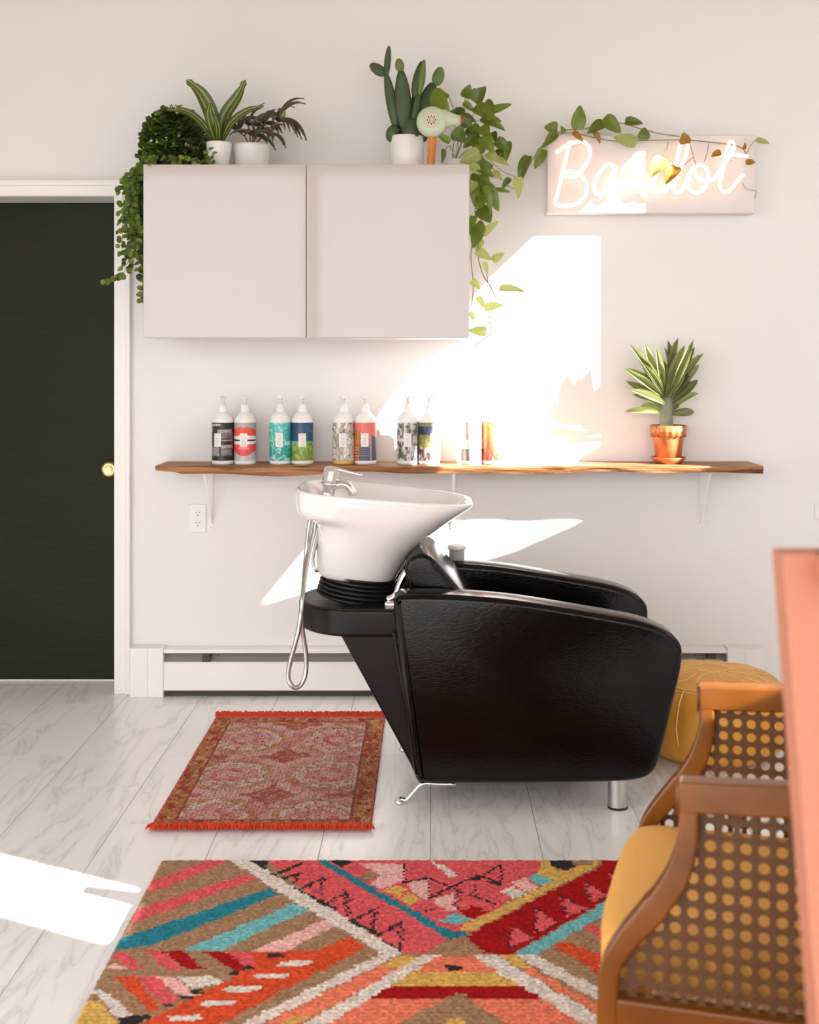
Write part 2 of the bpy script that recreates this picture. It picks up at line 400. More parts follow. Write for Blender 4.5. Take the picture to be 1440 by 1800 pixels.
# ------------------------------------------------------------------ wall cabinet
CF = 4.51
cx0, cx1, cxm, cz0, cz1 = -1.065, .1434, -.4606, 1.430, 2.076
cab = thing('wall_cabinet', (-.46, 4.7, cz0), 'glossy white two-door cabinet hung on the wall above the shelf', 'cabinet')
MB().box(cx0+.003, cx1-.003, CF+.02, WALL, cz0, cz1).build('body', M_carcass, cab, bevel=.001)
MB().box(cx0, cxm-.0015, CF, CF+.018, cz0+.002, cz1-.002).build('door', M_gloss, cab, bevel=.0015)
MB().box(cxm+.0015, cx1, CF, CF+.018, cz0+.002, cz1-.002).build('door', M_gloss, cab, bevel=.0015)

# ------------------------------------------------------------------ live-edge shelf and brackets
SZ, SF = .938, 4.705
shf = thing('wall_shelf', (.11, 4.82, SZ), 'long live-edge walnut shelf under the cabinet, carrying the bottles', 'shelf')
nx = 90; rings = []
for i in range(nx+1):
    t = i/nx; x = -1.067+2.356*t
    wv = .006*math.sin(t*9+1)+.004*math.sin(t*23)+.003*math.sin(t*51+2)
    th = .026+.010*math.exp(-((t-.2)/.1)**2)+.003*math.sin(t*14)+.003*math.sin(t*31+1)
    if t < .04: th = .017+.009*t/.04
    fy = SF+wv+(.012 if t > .985 else 0)
    rings.append([(x, WALL, SZ), (x, fy+.002, SZ), (x, fy-.003, SZ-.006), (x, fy+.001+.002*math.sin(t*70), SZ-th*.6), (x, fy+.006, SZ-th), (x, WALL, SZ-th*.9)])
MB().loft(rings).build('board', M_walnut, shf, smooth=False)
for px in (368, 797, 1237):
    x = (px-CX)*4.9/F; zt = SZ-.028
    b = MB(); b.box(x-.010, x+.010, WALL-.004, WALL, .665, zt); b.box(x-.010, x+.010, 4.745, WALL, zt-.004, zt+.0005)
    b.sweep(smooth_path([(x, WALL-.004, .685), (x, WALL-.03, .74), (x, WALL-.085, .84), (x, WALL-.15, zt-.004)], 5), (.002, .006), (1, 0, 0))
    b.build('bracket', M_trim, shf)
    for zz in (.672,):
        MB().lathe([(.003, 0), (.002, .002)], (x+.001, WALL-.004, zz), 10, M=R90).build('screw', M_steel, shf)
    for dx in (-.012, .014):
        MB().lathe([(.003, 0), (.002, .004)], (x+dx*.5, WALL-.004, zt-.012), 10, M=R90).build('screw', M_steel, shf)

# ------------------------------------------------------------------ outlets
def outlet(cx, cz, hw, hh, label, sockets):
    o = thing('wall_outlet', (cx, WALL, cz), label, 'outlet')
    MB().box(cx-hw, cx+hw, WALL-.006, WALL, cz-hh, cz+hh).build('plate', M_plastic, o, bevel=.003)
    for dz in sockets:
        f = MB(); pr = [(.0165*math.cos(a)*(1 if True else 1), max(-.0125, min(.0125, .0165*math.sin(a)))) for a in [2*math.pi*i/28 for i in range(28)]]
        s_ = f.prism([(cx+.002+x, cz+dz+z) for x, z in pr], WALL-.0085, WALL-.004).build('socket', M_plastic, o)
        for dx, h in ((-.0058, .0042), (.0062, .0034)):
            MB().box(cx+.002+dx-.001, cx+.002+dx+.001, WALL-.009, WALL-.0084, cz+dz+.003-h, cz+dz+.003+h).build('slot', M_hole, s_)
        MB().lathe([(.0024, 0), (.0024, .0006)], (cx+.002, WALL-.0084, cz+dz-.008), 10, M=R90).build('slot', M_hole, s_)
    MB().lathe([(.003, 0), (.002, .001)], (cx+.002, WALL-.006, cz), 10, M=R90).build('screw', M_plastic, o)
    return o
outlet(-.9435, .7075, .0345, .0575, 'white double wall outlet below the left end of the wooden shelf', (.0205, -.0205))
outlet(1.59, .735, .035, .032, 'small white wall plate at the right edge of the picture', ())

# ------------------------------------------------------------------ neon sign
SD = 4.845
ns = thing('neon_sign', (.88, 4.88, 1.93), 'white box sign with glowing pink neon script reading Bardot', 'sign')
sx0, sx1 = W(963, 300, SD).x, W(1327, 300, SD).x; sz1, sz0 = W(963, 238, SD).z, W(963, 374.5, SD).z
MB().box(sx0, sx1, SD, WALL, sz0, sz1).build('backing_box', mat('sign_board', (226, 220, 217), .5), ns, bevel=.002)
def sg(pts): return [W(950+x*.2847, 220+y*.2847, SD-.03) for x, y in pts]
strokes = [
 [(95, 172), (150, 132), (205, 108), (262, 104), (302, 140), (302, 200), (268, 265), (215, 315), (165, 318), (150, 298), (185, 285), (245, 305), (286, 365), (280, 430), (240, 478), (165, 497), (93, 486), (108, 420), (140, 280), (172, 150), (182, 98)],
 [(462, 262), (420, 242), (368, 290), (333, 370), (345, 425), (385, 415), (430, 350), (470, 250), (450, 340), (448, 415), (485, 415), (520, 350), (548, 255), (572, 225), (590, 262), (628, 262), (618, 340), (625, 410), (660, 415)],
 [(805, 242), (755, 252), (712, 315), (697, 390), (735, 417), (790, 380), (835, 240), (862, 130), (888, 92), (912, 122), (882, 235), (822, 370), (838, 418), (880, 395), (905, 340), (935, 275), (985, 245), (1030, 275), (1035, 340), (1005, 400), (950, 417), (912, 375), (918, 310), (945, 290), (985, 340), (1050, 345), (1100, 295), (1150, 215), (1195, 140), (1182, 102), (1160, 130), (1128, 270), (1108, 365), (1128, 412), (1170, 402), (1215, 350), (1256, 303)],
 [(1068, 187), (1140, 180), (1215, 184), (1282, 192)]]
for st in strokes: MB().tube(smooth_path(sg(st), 6), .0078, 8).build('neon_tube', M_neon, ns, smooth=True)
for x, y in ((195, 150), (345, 428), (620, 420), (1190, 210), (730, 415), (1110, 380)):
    c = sg([(x, y)])[0]
    MB().lathe([(.004, 0), (.004, .03)], (c.x, SD, c.z), 8, M=R90).build('standoff', M_plastic, ns)
MB().tube(smooth_path([W(950+x*.2847, 220+y*.2847, Y) for x, y, Y in ((1250, 355, 4.83), (1265, 385, 4.84), (1310, 402, 4.838), (1335, 408, 4.85), (1328, 440, 4.9), (1326, 455, 4.928))], 5), .0016, 6).build('power_cord', M_steel, ns, smooth=True)

# ------------------------------------------------------------------ bottles on the shelf
M_art = attr_mat('printed_wrap', .35, .5)
M_bottle = mat('bottle_white', (240, 238, 234), .3)
M_bottle_y = mat('bottle_amber', (226, 186, 96), .3)
M_tagp = mat('paper_tag', (240, 234, 230), .6)
M_red = mat('tag_red', (190, 70, 60), .6); M_grey = mat('tag_grey', (170, 160, 155), .6)
def A1(u, v):
    c = (38, 36, 34)
    for (u0, u1, v0, v1, k) in ((-.95, -.05, .92, .97, (215, 210, 205)), (-.35, .9, .74, .82, (206, 196, 192)), (-.35, .95, .58, .73, (132, 116, 124)), (-.1, .95, .52, .56, (190, 170, 170)), (-.9, -.2, .12, .38, (178, 174, 172)), (0, .9, .14, .30, (160, 154, 152)), (0, .95, .32, .42, (205, 190, 188)), (-.95, -.8, .75, .95, (150, 130, 120))):
        if u0 < u < u1 and v0 < v < v1: c = mixc(k, (40, 36, 36), .55*fbm(u*9, v*26, 3)**1.2)
    return c
def A2(u, v):
    c = mixc((200, 198, 196), (150, 148, 148), v*.5+.3*abs(u))
    au = abs(u)
    top = .90-.10*au**2-.03*math.exp(-(u/.16)**2); mid1 = .64+.04*(1-au); 
    bot = .12+.16*au**2; mid2 = .44-.02*(1-au)
    if mid2 < v < mid1: c = (238, 232, 226) if abs((u*5) % 1-.5) < .44 else (200, 190, 186)
    if abs(v-.535) < .02*(1-au*.3): c = (70, 40, 40)
    if mid1 < v < top: c = mixc((222, 58, 38), (236, 120, 92), fbm(u*3, v*6, 5)**2)
    if bot < v < mid2: c = mixc((224, 74, 70), (240, 170, 160), max(0, 1-abs(v-.33)/.06)*.8 if au < .5 else 0)
    return c
def A3(u, v):
    n = fbm(u*3+v*2, v*7-u, 11); r = abs(n-.5)
    c = mixc((36, 150, 142), (90, 196, 190), v)
    return mixc((205, 238, 230), c, min(1, r*(9+10*v)))
def A4(u, v):
    if v > .52: return mixc((24, 52, 84), (70, 120, 150), fbm(u*9, v*9, 4)*(.5+.6*max(0, u)))
    if v > .46: return (92, 180, 176)
    return mixc((92, 132, 48), (196, 200, 104), fbm(u*6, v*14, 8)*1.4-.3)
def A5(u, v):
    x, y = u*3.0, v*5.2; best = [9, 9, 0]
    for i in range(math.floor(x)-1, math.floor(x)+2):
        for j in range(math.floor(y)-1, math.floor(y)+2):
            d = math.hypot(x-i-hsh(i, j, 2), y-j-hsh(i, j, 3))
            if d < best[0]: best = [d, best[0], hsh(i, j, 4)]
            elif d < best[1]: best[1] = d
    c = mixc((232, 222, 212), (158, 146, 132), best[2]**2)
    if best[1]-best[0] < .10: c = (96, 84, 72) if best[2] > .4 else (170, 158, 146)
    return mixc(c, (240, 234, 228), .3*vn(x*2, y*2, 9))
def A6(u, v):
    c = mixc((240, 150, 130), (232, 110, 100), v)
    if -.98 < u < -.45 and v < .80: c = (222, 160, 70) if int(u*14) % 2 else (60, 48, 46)
    if -.98 < u < -.6 and v < .40: c = (232, 140, 90) if int(v*40) % 3 else (120, 60, 40)
    if -.55 < u < .45 and v < .42: c = (50, 58, 80) if int(v*34) % 2 else (120, 116, 128)
    if .45 < u < .62 and v < .72: c = (160, 150, 150)
    if u > .62 and v < .68-.2*(u-.62): c = (84, 90, 116)
    return c
def A7(u, v):
    c = mixc((216, 208, 200), (170, 178, 186), max(0, u))
    if v < .97 and fbm(u*5+9, v*9, 21) > .56: c = (104, 100, 90)
    if v < .5 and abs((u*7+fbm(u*3, v*3, 4)*2) % 1-.5) > .42: c = (72, 68, 62)
    return mixc(c, (60, 56, 50), .5 if (abs(u+.45) < .16-.5*abs(v-.85) or abs(u-.1) < .2-.6*abs(v-.80)) else 0)
def A8(u, v):
    n = fbm(u*5, v*8, 31); c = mixc((86, 96, 50), (186, 170, 96), n)
    if .68 < v < .9 and u < .35: c = mixc((36, 42, 70), (96, 112, 160), n*n)
    if v < .35: c = mixc((70, 60, 54), (232, 196, 200), max(0, min(1, (n-.35)*3)))
    return mixc(c, (244, 238, 234), max(0, min(.8, u)))
def A9(u, v):
    c = (226, 220, 216); n = fbm(u*6, v*7, 41)
    if v < .3: c = mixc((70, 66, 62), (220, 214, 210), n)
    if abs(u+.35) < .22 and v > .55: c = mixc((150, 120, 104), (220, 208, 200), n)
    if abs((u*6) % 1-.5) > .44 and v < .42: c = (60, 56, 54)
    return c
def A10(u, v):
    n = fbm(u*9, v*12, 51); c = mixc((214, 66, 60), (240, 160, 84), min(1, v*1.3)); return mixc(c, (250, 214, 160), max(0, n-.5)*2.2)
def bottle_text():
    cu = bpy.data.curves.new('txt', 'FONT'); cu.body = 'R+Co'; cu.size = 1; cu.align_x = 'CENTER'; cu.extrude = .01
    o = bpy.data.objects.new('txt', cu); COL.objects.link(o); dg = bpy.context.evaluated_depsgraph_get()
    me = bpy.data.meshes.new_from_object(o.evaluated_get(dg)); bpy.data.objects.remove(o); me.materials.clear(); me.materials.append(M_red); me.name = 'lettering'
    return me
TXT = bottle_text()
BR = .0428
arts = [(392, A1, -.35, 'black shampoo bottle with grey macaron photo wrap, leftmost on the shelf', M_bottle, 0), (431, A2, 0, 'pump bottle wrapped in a photo of smiling red lips', M_bottle, 1), (493, A3, 0, 'pump bottle with turquoise rippling water wrap', M_bottle, 1),
 (531.5, A4, .1, 'pump bottle with dark blue sky over green meadow wrap', M_bottle, 1), (604, A5, 0, 'pump bottle with cream and grey stone wrap and amber base', M_bottle_y, -1), (642.5, A6, 0, 'pump bottle with coral sky and city tower wrap', M_bottle, 1),
 (717, A7, 0, 'sunlit pump bottle with pale grey tree drawing wrap', M_bottle, 1), (754.5, A8, .45, 'sunlit pump bottle with dark garden flower wrap', M_bottle, 1), (830, A9, 0, 'sunlit pump bottle with faded grey sketch wrap beside the orange one', M_bottle, 1), (867, A10, .35, 'pump bottle with orange and coral wrap, rightmost of the bottles', M_bottle, 1)]
for px, art, tagx, lab, bmat, nd in arts:
    yb = 4.812; x = (px-CX)*yb/F
    t = thing('pump_bottle', (x, yb, SZ), lab, 'bottle', 'pump bottles on the shelf')
    c = (x, yb, SZ)
    MB().lathe([(BR*.93, 0), (BR, .004), (BR, .016)], c, 40).build('base', bmat, t, smooth=True)
    MB().lathe([(BR, .016), (BR, .163), (BR*.97, .172), (BR*.86, .186), (BR*.62, .199), (BR*.42, .206)], c, 40).build('shell', M_bottle, t, smooth=True)
    # printed wrap round the shell
    na, nz = 120, 72; v = []; f = []; cols = []
    for i in range(nz+1):
        for j in range(na):
            a = 2*math.pi*j/na; v.append((BR*1.012*math.sin(a)+x, -BR*1.012*math.cos(a)+yb, SZ+.0155+.149*i/nz))
    for i in range(nz):
        for j in range(na):
            f.append((i*na+j, i*na+(j+1) % na, (i+1)*na+(j+1) % na, (i+1)*na+j))
            a = 2*math.pi*(j+.5)/na; a = (a+math.pi) % (2*math.pi)-math.pi
            cols.append(art(max(-1, min(1, math.sin(a) if abs(a) < 1.571 else (2-abs(math.sin(a)))*(1 if a > 0 else -1)*.5)), (i+.5)/nz))
    w = MB().add(v, f).build('wrap', M_art, t, smooth=True); colour_corners(w.data, [tuple(max(0, min(255, q)) for q in cc) for cc in cols])
    # paper tag with lettering
    a0 = math.asin(max(-.9, min(.9, tagx))); tv = []; rr = BR*1.03
    for dz in (.055, .107):
        for k in range(-4, 5): a = a0+k*.0425*2; tv.append((x+rr*math.sin(a), yb-rr*math.cos(a), SZ+.016+dz))
    tg = MB().add(tv, [(k, k+1, k+10, k+9) for k in range(8)]).build('tag', M_tagp, t)
    n = Vector((math.sin(a0), -math.cos(a0), 0)); e = Vector((math.cos(a0), math.sin(a0), 0)); p0 = Vector((x, yb, SZ+.112))+n*(rr+.0004)
    s_ = .0068
    place('lettering', TXT, Matrix(((e.x*s_, 0, n.x*s_, p0.x), (e.y*s_, 0, n.y*s_, p0.y), (0, s_, 0, p0.z), (0, 0, 0, 1))), tg)
    pl = MB()
    for k in range(5):
        q = p0+Vector((0, 0, -.010-.0058*k)); hw = (.0085, .007, .009, .0085, .008)[k]; pl.add([q-e*hw, q+e*hw, q+e*hw+Vector((0, 0, .0014)), q-e*hw+Vector((0, 0, .0014))], [(0, 1, 2, 3)])
    pl.build('print_line', M_grey, tg)
    # pump
    p = MB().lathe([(.018, .204), (.0185, .206), (.0175, .222), (.014, .234), (.007, .238), (.0062, .240)], c, 28).build('pump_collar', M_bottle, t, smooth=True)
    h = MB().lathe([(.0070, .238), (.0070, .257), (.012, .258), (.0135, .261), (.0125, .267), (.010, .269)], c, 20)
    if nd: h.tube([Vector(c)+Vector((.004*nd, -.002, .2645)), Vector(c)+Vector((.016*nd, -.012, .2645)), Vector(c)+Vector((.020*nd, -.016, .2625))], [.0045, .004, .003], 8)
    else: h.tube([Vector(c)+Vector((0, -.004, .2645)), Vector(c)+Vector((-.002, -.024, .2640)), Vector(c)+Vector((-.002, -.029, .262))], [.0045, .004, .003], 8)
    h.build('pump_head', M_bottle, t, smooth=True)

# ------------------------------------------------------------------ plants: materials and leaf meshes
G1 = mat('leaf_pothos', (88, 106, 30), .3, trans=.22, randv=.3, var=(9, (112, 130, 44), .6, (1, 1, 1)))
G2 = mat('leaf_pothos_pale', (150, 164, 76), .4, trans=.3, randv=.2, var=(6, (196, 198, 130), .5, (1, 4, 1)))
G3 = mat('leaf_gold', (176, 132, 44), .45, trans=.25, randv=.15, var=(7, (130, 100, 40), .5, (1, 1, 1)))
G4 = mat('leaf_pilea', (92, 122, 42), .45, trans=.3, randv=.5)
G5 = mat('leaf_pilea_pale', (128, 144, 62), .45, trans=.3, randv=.3)
G6 = mat('leaf_dark', (66, 70, 44), .32, trans=.12, randv=.5, var=(14, (84, 62, 52), .25, (1, 1, 1)))
G7 = mat('leaf_pachy', (108, 122, 66), .4, trans=.25, randv=.4, var=(5, (166, 172, 118), .5, (.4, 6, 1)))
M_cact = mat('cactus', (50, 68, 38), .5, randv=.2, bump=(120, .3, 'noise', (1, 1, 1)), var=(10, (72, 88, 50), .5, (1, 1, 1)))
M_cact2 = mat('cactus_new', (96, 118, 58), .5, bump=(120, .3, 'noise', (1, 1, 1)))
M_stem = mat('stem', (132, 124, 62), .6); M_stemr = mat('stem_red', (150, 106, 70), .6); M_trunk = mat('trunk', (140, 146, 130), .7, bump=(60, .9, 'voronoi', (1, 1, 1)))
LM = {}
LM['pothos'] = leaf_mesh('leaf', prof_heart, G1, .25, .12); LM['pothos2'] = leaf_mesh('leaf', prof_heart, G2, .25, .12); LM['gold'] = leaf_mesh('leaf', prof_heart, G3, .35, .16)
LM['pilea'] = leaf_mesh('leaf', prof_round, G4, .2, .1, 6, 2); LM['pilea2'] = leaf_mesh('leaf', prof_round, G5, .2, .1, 6, 2)
LM['dark'] = leaf_mesh('leaf', prof_lance, G6, .5, .22, 8, 2); LM['pachy'] = leaf_mesh('leaf', prof_obl, G7, .45, .10, 10, 2)
rnd = random.uniform

# ------------------------------------------------------------------ pothos on the cabinet, trailing to the sign
ph = thing('trailing_pothos', (W(800, 287, 4.70).x, 4.70, cz1), 'heart-leaved pothos on the cabinet corner trailing down and across to the sign', 'plant')
MB().lathe([(.036, 0), (.046, .004), (.052, .04), (.055, .043), (.050, .043), (.046, .034)], ph.location, 32).build('pot', M_potw, ph, smooth=True)
MB().lathe([(.046, .03), (.046, .036)], ph.location, 24).build('soil', M_soil, ph)
vines = [
 [(800, 284, 4.70), (830, 262, 4.66), (868, 298, 4.66), (898, 330, 4.70), (914, 322, 4.75), (934, 284, 4.79), (955, 257, 4.81), (976, 240, 4.815), (1002, 233, 4.815), (1036, 240, 4.812), (1080, 248, 4.81), (1130, 247, 4.81), (1196, 246, 4.81), (1250, 250, 4.81), (1300, 258, 4.81), (1313, 272, 4.81)],
 [(934, 284, 4.80), (960, 248, 4.82), (990, 230, 4.82), (1030, 226, 4.82), (1062, 214, 4.825), (1095, 217, 4.825), (1125, 226, 4.82), (1160, 235, 4.82), (1195, 240, 4.815)],
 [(806, 284, 4.68), (838, 290, 4.60), (842, 340, 4.60), (846, 400, 4.62), (840, 440, 4.64), (848, 480, 4.66), (865, 508, 4.68), (871, 530, 4.69), (860, 560, 4.70), (862, 588, 4.70), (833, 607, 4.70)],
 [(838, 296, 4.62), (836, 350, 4.66), (834, 400, 4.68), (828, 450, 4.7), (832, 500, 4.7), (829, 540, 4.7)],
 [(850, 270, 4.64), (882, 300, 4.68), (906, 312, 4.72), (914, 330, 4.73)],
 [(800, 284, 4.7), (815, 240, 4.66), (835, 195, 4.64), (842, 178, 4.64)], [(800, 284, 4.7), (822, 230, 4.7), (850, 205, 4.68)],
 [(800, 284, 4.70), (806, 262, 4.62), (806, 247, 4.60)], [(800, 284, 4.7), (810, 215, 4.7), (818, 172, 4.7)], [(795, 284, 4.7), (800, 210, 4.7), (788, 168, 4.68), (780, 163, 4.66)],
 [(1175, 248, 4.81), (1170, 270, 4.80), (1160, 282, 4.80)], [(1212, 250, 4.81), (1219, 275, 4.80), (1224, 292, 4.80)], [(1246, 252, 4.81), (1243, 270, 4.81), (1238, 284, 4.81)], [(1219, 276, 4.80), (1205, 288, 4.80), (1190, 297, 4.80)], [(1312, 272, 4.81), (1320, 256, 4.80), (1329, 246, 4.80)], [(800, 284, 4.7), (794, 262, 4.68), (786, 258, 4.66), (776, 285, 4.62)],
 [(856, 470, 4.67), (858, 496, 4.67), (870, 515, 4.67), (880, 507, 4.67)], [(846, 440, 4.64), (860, 452, 4.64), (868, 458, 4.64)]]
for vv in vines: MB().tube(smooth_path([W(*p) for p in vv], 5), .0020 if len(vv) > 5 else .0014, 6).build('stem', M_stem, ph, smooth=True)
PL = [  # base x,y, tip x,y, width px, depth, kind
 (783, 162, 760, 184, 27, 4.62, 0), (764, 172, 788, 196, 22, 4.60, 0), (818, 172, 826, 150, 17, 4.68, 0), (834, 180, 853, 155, 21, 4.64, 0), (862, 195, 897, 184, 12, 4.64, 0), (834, 188, 868, 214, 27, 4.62, 0), (845, 210, 884, 229, 17, 4.63, 0), (818, 198, 789, 199, 13, 4.69, 0),
 (806, 249, 811, 222, 25, 4.585, 0), (791, 250, 770, 238, 11, 4.57, 0), (843, 238, 817, 259, 19, 4.62, 0), (850, 238, 867, 264, 23, 4.60, 0), (872, 246, 893, 263, 18, 4.61, 0), (893, 248, 888, 285, 14, 4.64, 0), (843, 268, 811, 285, 22, 4.56, 1), (829, 220, 840, 241, 18, 4.64, 0), (828, 262, 842, 270, 11, 4.58, 2),
 (868, 279, 893, 291, 12, 4.62, 1), (858, 268, 876, 284, 16, 4.60, 1), (840, 294, 866, 311, 16, 4.58, 0), (830, 290, 843, 306, 15, 4.57, 1), (850, 324, 874, 368, 23, 4.60, 0), (851, 326, 860, 373, 14, 4.58, 0), (843, 321, 838, 363, 22, 4.62, 0), (842, 367, 860, 390, 31, 4.59, 0), (850, 413, 875, 391, 13, 4.62, 1), (843, 400, 832, 434, 20, 4.64, 0), (838, 441, 862, 456, 15, 4.64, 1),
 (867, 459, 886, 446, 13, 4.65, 1), (852, 460, 857, 478, 9, 4.66, 1), (878, 508, 920, 514, 12, 4.67, 1), (840, 521, 851, 539, 10, 4.69, 1), (852, 543, 883, 538, 14, 4.69, 1), (855, 583, 824, 581, 15, 4.70, 1), (829, 493, 842, 507, 12, 4.70, 1), (834, 380, 828, 412, 14, 4.68, 0), (836, 305, 834, 340, 15, 4.66, 0), (827, 548, 832, 562, 9, 4.70, 1),
 (930, 274, 916, 322, 18, 4.79, 0), (955, 262, 941, 294, 17, 4.81, 0), (911, 311, 911, 347, 15, 4.73, 1), (897, 313, 884, 332, 10, 4.71, 0), (872, 333, 896, 338, 7, 4.70, 0), (980, 227, 958, 224, 20, 4.81, 0), (978, 233, 956, 258, 14, 4.805, 0), (1014, 228, 1019, 189, 22, 4.815, 0), (992, 233, 986, 222, 8, 4.81, 0), (1062, 216, 1035, 234, 18, 4.815, 0), (1062, 207, 1089, 232, 22, 4.81, 0),
 (1099, 213, 1128, 217, 14, 4.82, 0), (1132, 247, 1133, 226, 18, 4.805, 0), (1119, 252, 1082, 242, 20, 4.80, 1), (1008, 231, 1024, 248, 9, 4.80, 2), (1043, 232, 1053, 252, 10, 4.80, 2), (1205, 253, 1202, 234, 17, 4.80, 2), (1166, 277, 1147, 308, 23, 4.795, 1), (1191, 294, 1173, 322, 21, 4.795, 2), (1268, 268, 1252, 275, 11, 4.80, 2), (1328, 246, 1351, 252, 9, 4.80, 1), (1311, 285, 1327, 285, 9, 4.80, 2), (1309, 262, 1310, 250, 5, 4.81, 2),
 (779, 262, 777, 286, 8, 4.62, 0), (822, 240, 835, 225, 16, 4.66, 0), (866, 232, 872, 248, 12, 4.65, 0), (812, 205, 835, 214, 14, 4.68, 0), (848, 196, 860, 210, 16, 4.64, 0), (815, 180, 832, 196, 11, 4.66, 0), (858, 300, 846, 318, 14, 4.64, 1), (848, 255, 838, 275, 16, 4.60, 0), (882, 262, 872, 276, 12, 4.63, 1), (836, 276, 850, 292, 18, 4.58, 0), (824, 208, 812, 224, 18, 4.63, 0), (846, 222, 858, 240, 20, 4.61, 0), (860, 212, 880, 214, 14, 4.66, 0), (832, 244, 846, 262, 20, 4.63, 0), (876, 262, 884, 282, 14, 4.63, 0), (862, 286, 852, 300, 15, 4.60, 0), (842, 310, 860, 326, 18, 4.59, 0), (834, 318, 826, 338, 16, 4.6, 1), (848, 345, 842, 372, 18, 4.61, 0), (838, 392, 852, 408, 16, 4.62, 0), (846, 420, 838, 440, 14, 4.64, 1), (853, 180, 868, 188, 14, 4.66, 0), (840, 158, 830, 172, 13, 4.67, 0), (800, 200, 812, 190, 12, 4.68, 0), (822, 278, 836, 296, 16, 4.57, 1), (868, 302, 880, 316, 12, 4.65, 1)]
for i, (bx, by, tx, ty, w, Y, k) in enumerate(PL):
    B = W(bx, by, Y); T = W(tx, ty, Y+rnd(-.022, .012)); T = B+(T-B)*1.1
    nh = Vector((rnd(-.45, .45), -1, rnd(-.1, .6)))
    place('leaf', LM[('pothos', 'pothos2', 'gold')[k]], frame(B, T, nh, w*Y/F*1.22, (T-B).length*.8), ph)

# ------------------------------------------------------------------ pilea: a dome of small leaves spilling over the cabinet's left end
pc = W(308, 285, 4.72); pc.z = cz1
pi_ = thing('creeping_plant', pc, 'dense mound of small round leaves on the cabinet spilling down beside the dark door', 'plant')
MB().lathe([(.05, 0), (.06, .004), (.068, .09), (.064, .09), (.06, .08)], pc, 28).build('pot', mat('pot_dark', (70, 60, 48), .7), pi_, smooth=True)
MB().lathe([(.061, .07), (.061, .082)], pc, 20).build('soil', M_soil, pi_)
cand = []
def leafM(p, dirv, size): 
    d = Vector(dirv).normalized(); return frame(p-d*size*.5, p+d*size*.5, Vector((rnd(-.6, .6), -.9, rnd(0, 1.1))), size*rnd(.85, 1.1), size)
for _ in range(900):   # dome shell
    a = rnd(0, 2*math.pi) if random.random() < .45 else -math.pi/2+rnd(-1.2, 1.2); el = rnd(-.15, 1.0); el = math.asin(min(1, max(-.3, el)))
    r = rnd(.9, 1.13) if random.random() < .8 else rnd(.6, .9); p = pc+Vector((.128*r*math.cos(a)*math.cos(el), .105*r*math.sin(a)*math.cos(el), .07+.165*r*math.sin(el)))
    if p.z < cz1+.006 or p.y > WALL-.02: continue
    cand.append((p, Vector((math.cos(a), math.sin(a)-.6, rnd(-.9, .4))), rnd(.021, .032), 0 if random.random() < .8 else 1, p.y-.16 if random.random() < .6 else p.y))
vn_ = []
for k in range(22):    # hanging runners over the left side
    y0 = rnd(4.56, 4.86); ex = rnd(-1.165, -1.078); zb = cz1-rnd(.10, .50) if k > 5 else cz1-rnd(.42, .52)
    if zb < 1.68: ex = rnd(-1.13, -1.075)
    P = smooth_path([pc+Vector((-.08, 0, .08)), Vector((cx0-.01, y0, cz1+rnd(.015, .04))), Vector((ex, y0, cz1-.05)), Vector((ex+rnd(-.015, .015), y0, (cz1+zb)/2)), Vector((ex+rnd(-.02, .02), y0, zb))], 8)
    vn_.append(P)
vn_.append(smooth_path([W(236, 400, 4.66), W(228, 450, 4.66), W(214, 485, 4.66), W(200, 492, 4.66), W(186, 496, 4.66)], 6))
for P in vn_:
    MB().tube(P, .0011, 5).build('stem', M_stemr, pi_, smooth=True)
    L = 0
    for i in range(1, len(P)):
        L += (P[i]-P[i-1]).length
        while L > .017:
            L -= .017
            if P[i].z > cz1+.02 and P[i].x > cx0: continue
            for s_ in (-1, 1):
                q = P[i]+Vector((s_*rnd(.006, .016), rnd(-.016, .01), rnd(-.008, .008)))
                if q.x > cx0-.006 and q.z < cz1: q.x = cx0-.008
                lowness = (cz1-P[i].z)/.5
                cand.append((q, Vector((s_*rnd(.3, 1), rnd(-.5, .2), rnd(-1, .2))), rnd(.018, .029), 1 if random.random() < .12+.5*lowness else 0, q.y-.2))
for _ in range(46):    # low runners along the front edge of the cabinet top
    x = rnd(W(258, 285, 4.54).x, W(372, 285, 4.54).x); p = Vector((x, rnd(4.53, 4.60), cz1+rnd(.008, .035)))
    cand.append((p, Vector((rnd(-1, 1), -.6, rnd(-.5, .3))), rnd(.018, .027), 1 if random.random() < .55 else 0, p.y-.3))
for bx, by in ((372, 262), (362, 268), (378, 270), (258, 283), (264, 290)): cand.append((W(bx, by, 4.515), Vector((rnd(-1, 1), -.3, -.4)), .022, 1, 0))
cand.sort(key=lambda c: c[4])
far = [MB(), MB(), MB()]
for i, (p, d, s_, k, _) in enumerate(cand):
    M = leafM(p, d, s_)
    if i < 298: place('leaf', LM['pilea2' if k else 'pilea'], M, pi_)
    else: far[2 if k else i % 2].add([M @ v.co for v in LM['pilea'].vertices], [tuple(f.vertices) for f in LM['pilea'].polygons])
for q, m_ in zip(far, (G4, mat('leaf_pilea_deep', (62, 84, 28), .45, trans=.25), G5)):
    o = q.build('foliage', m_, pi_, smooth=True); o['kind'] = 'stuff'

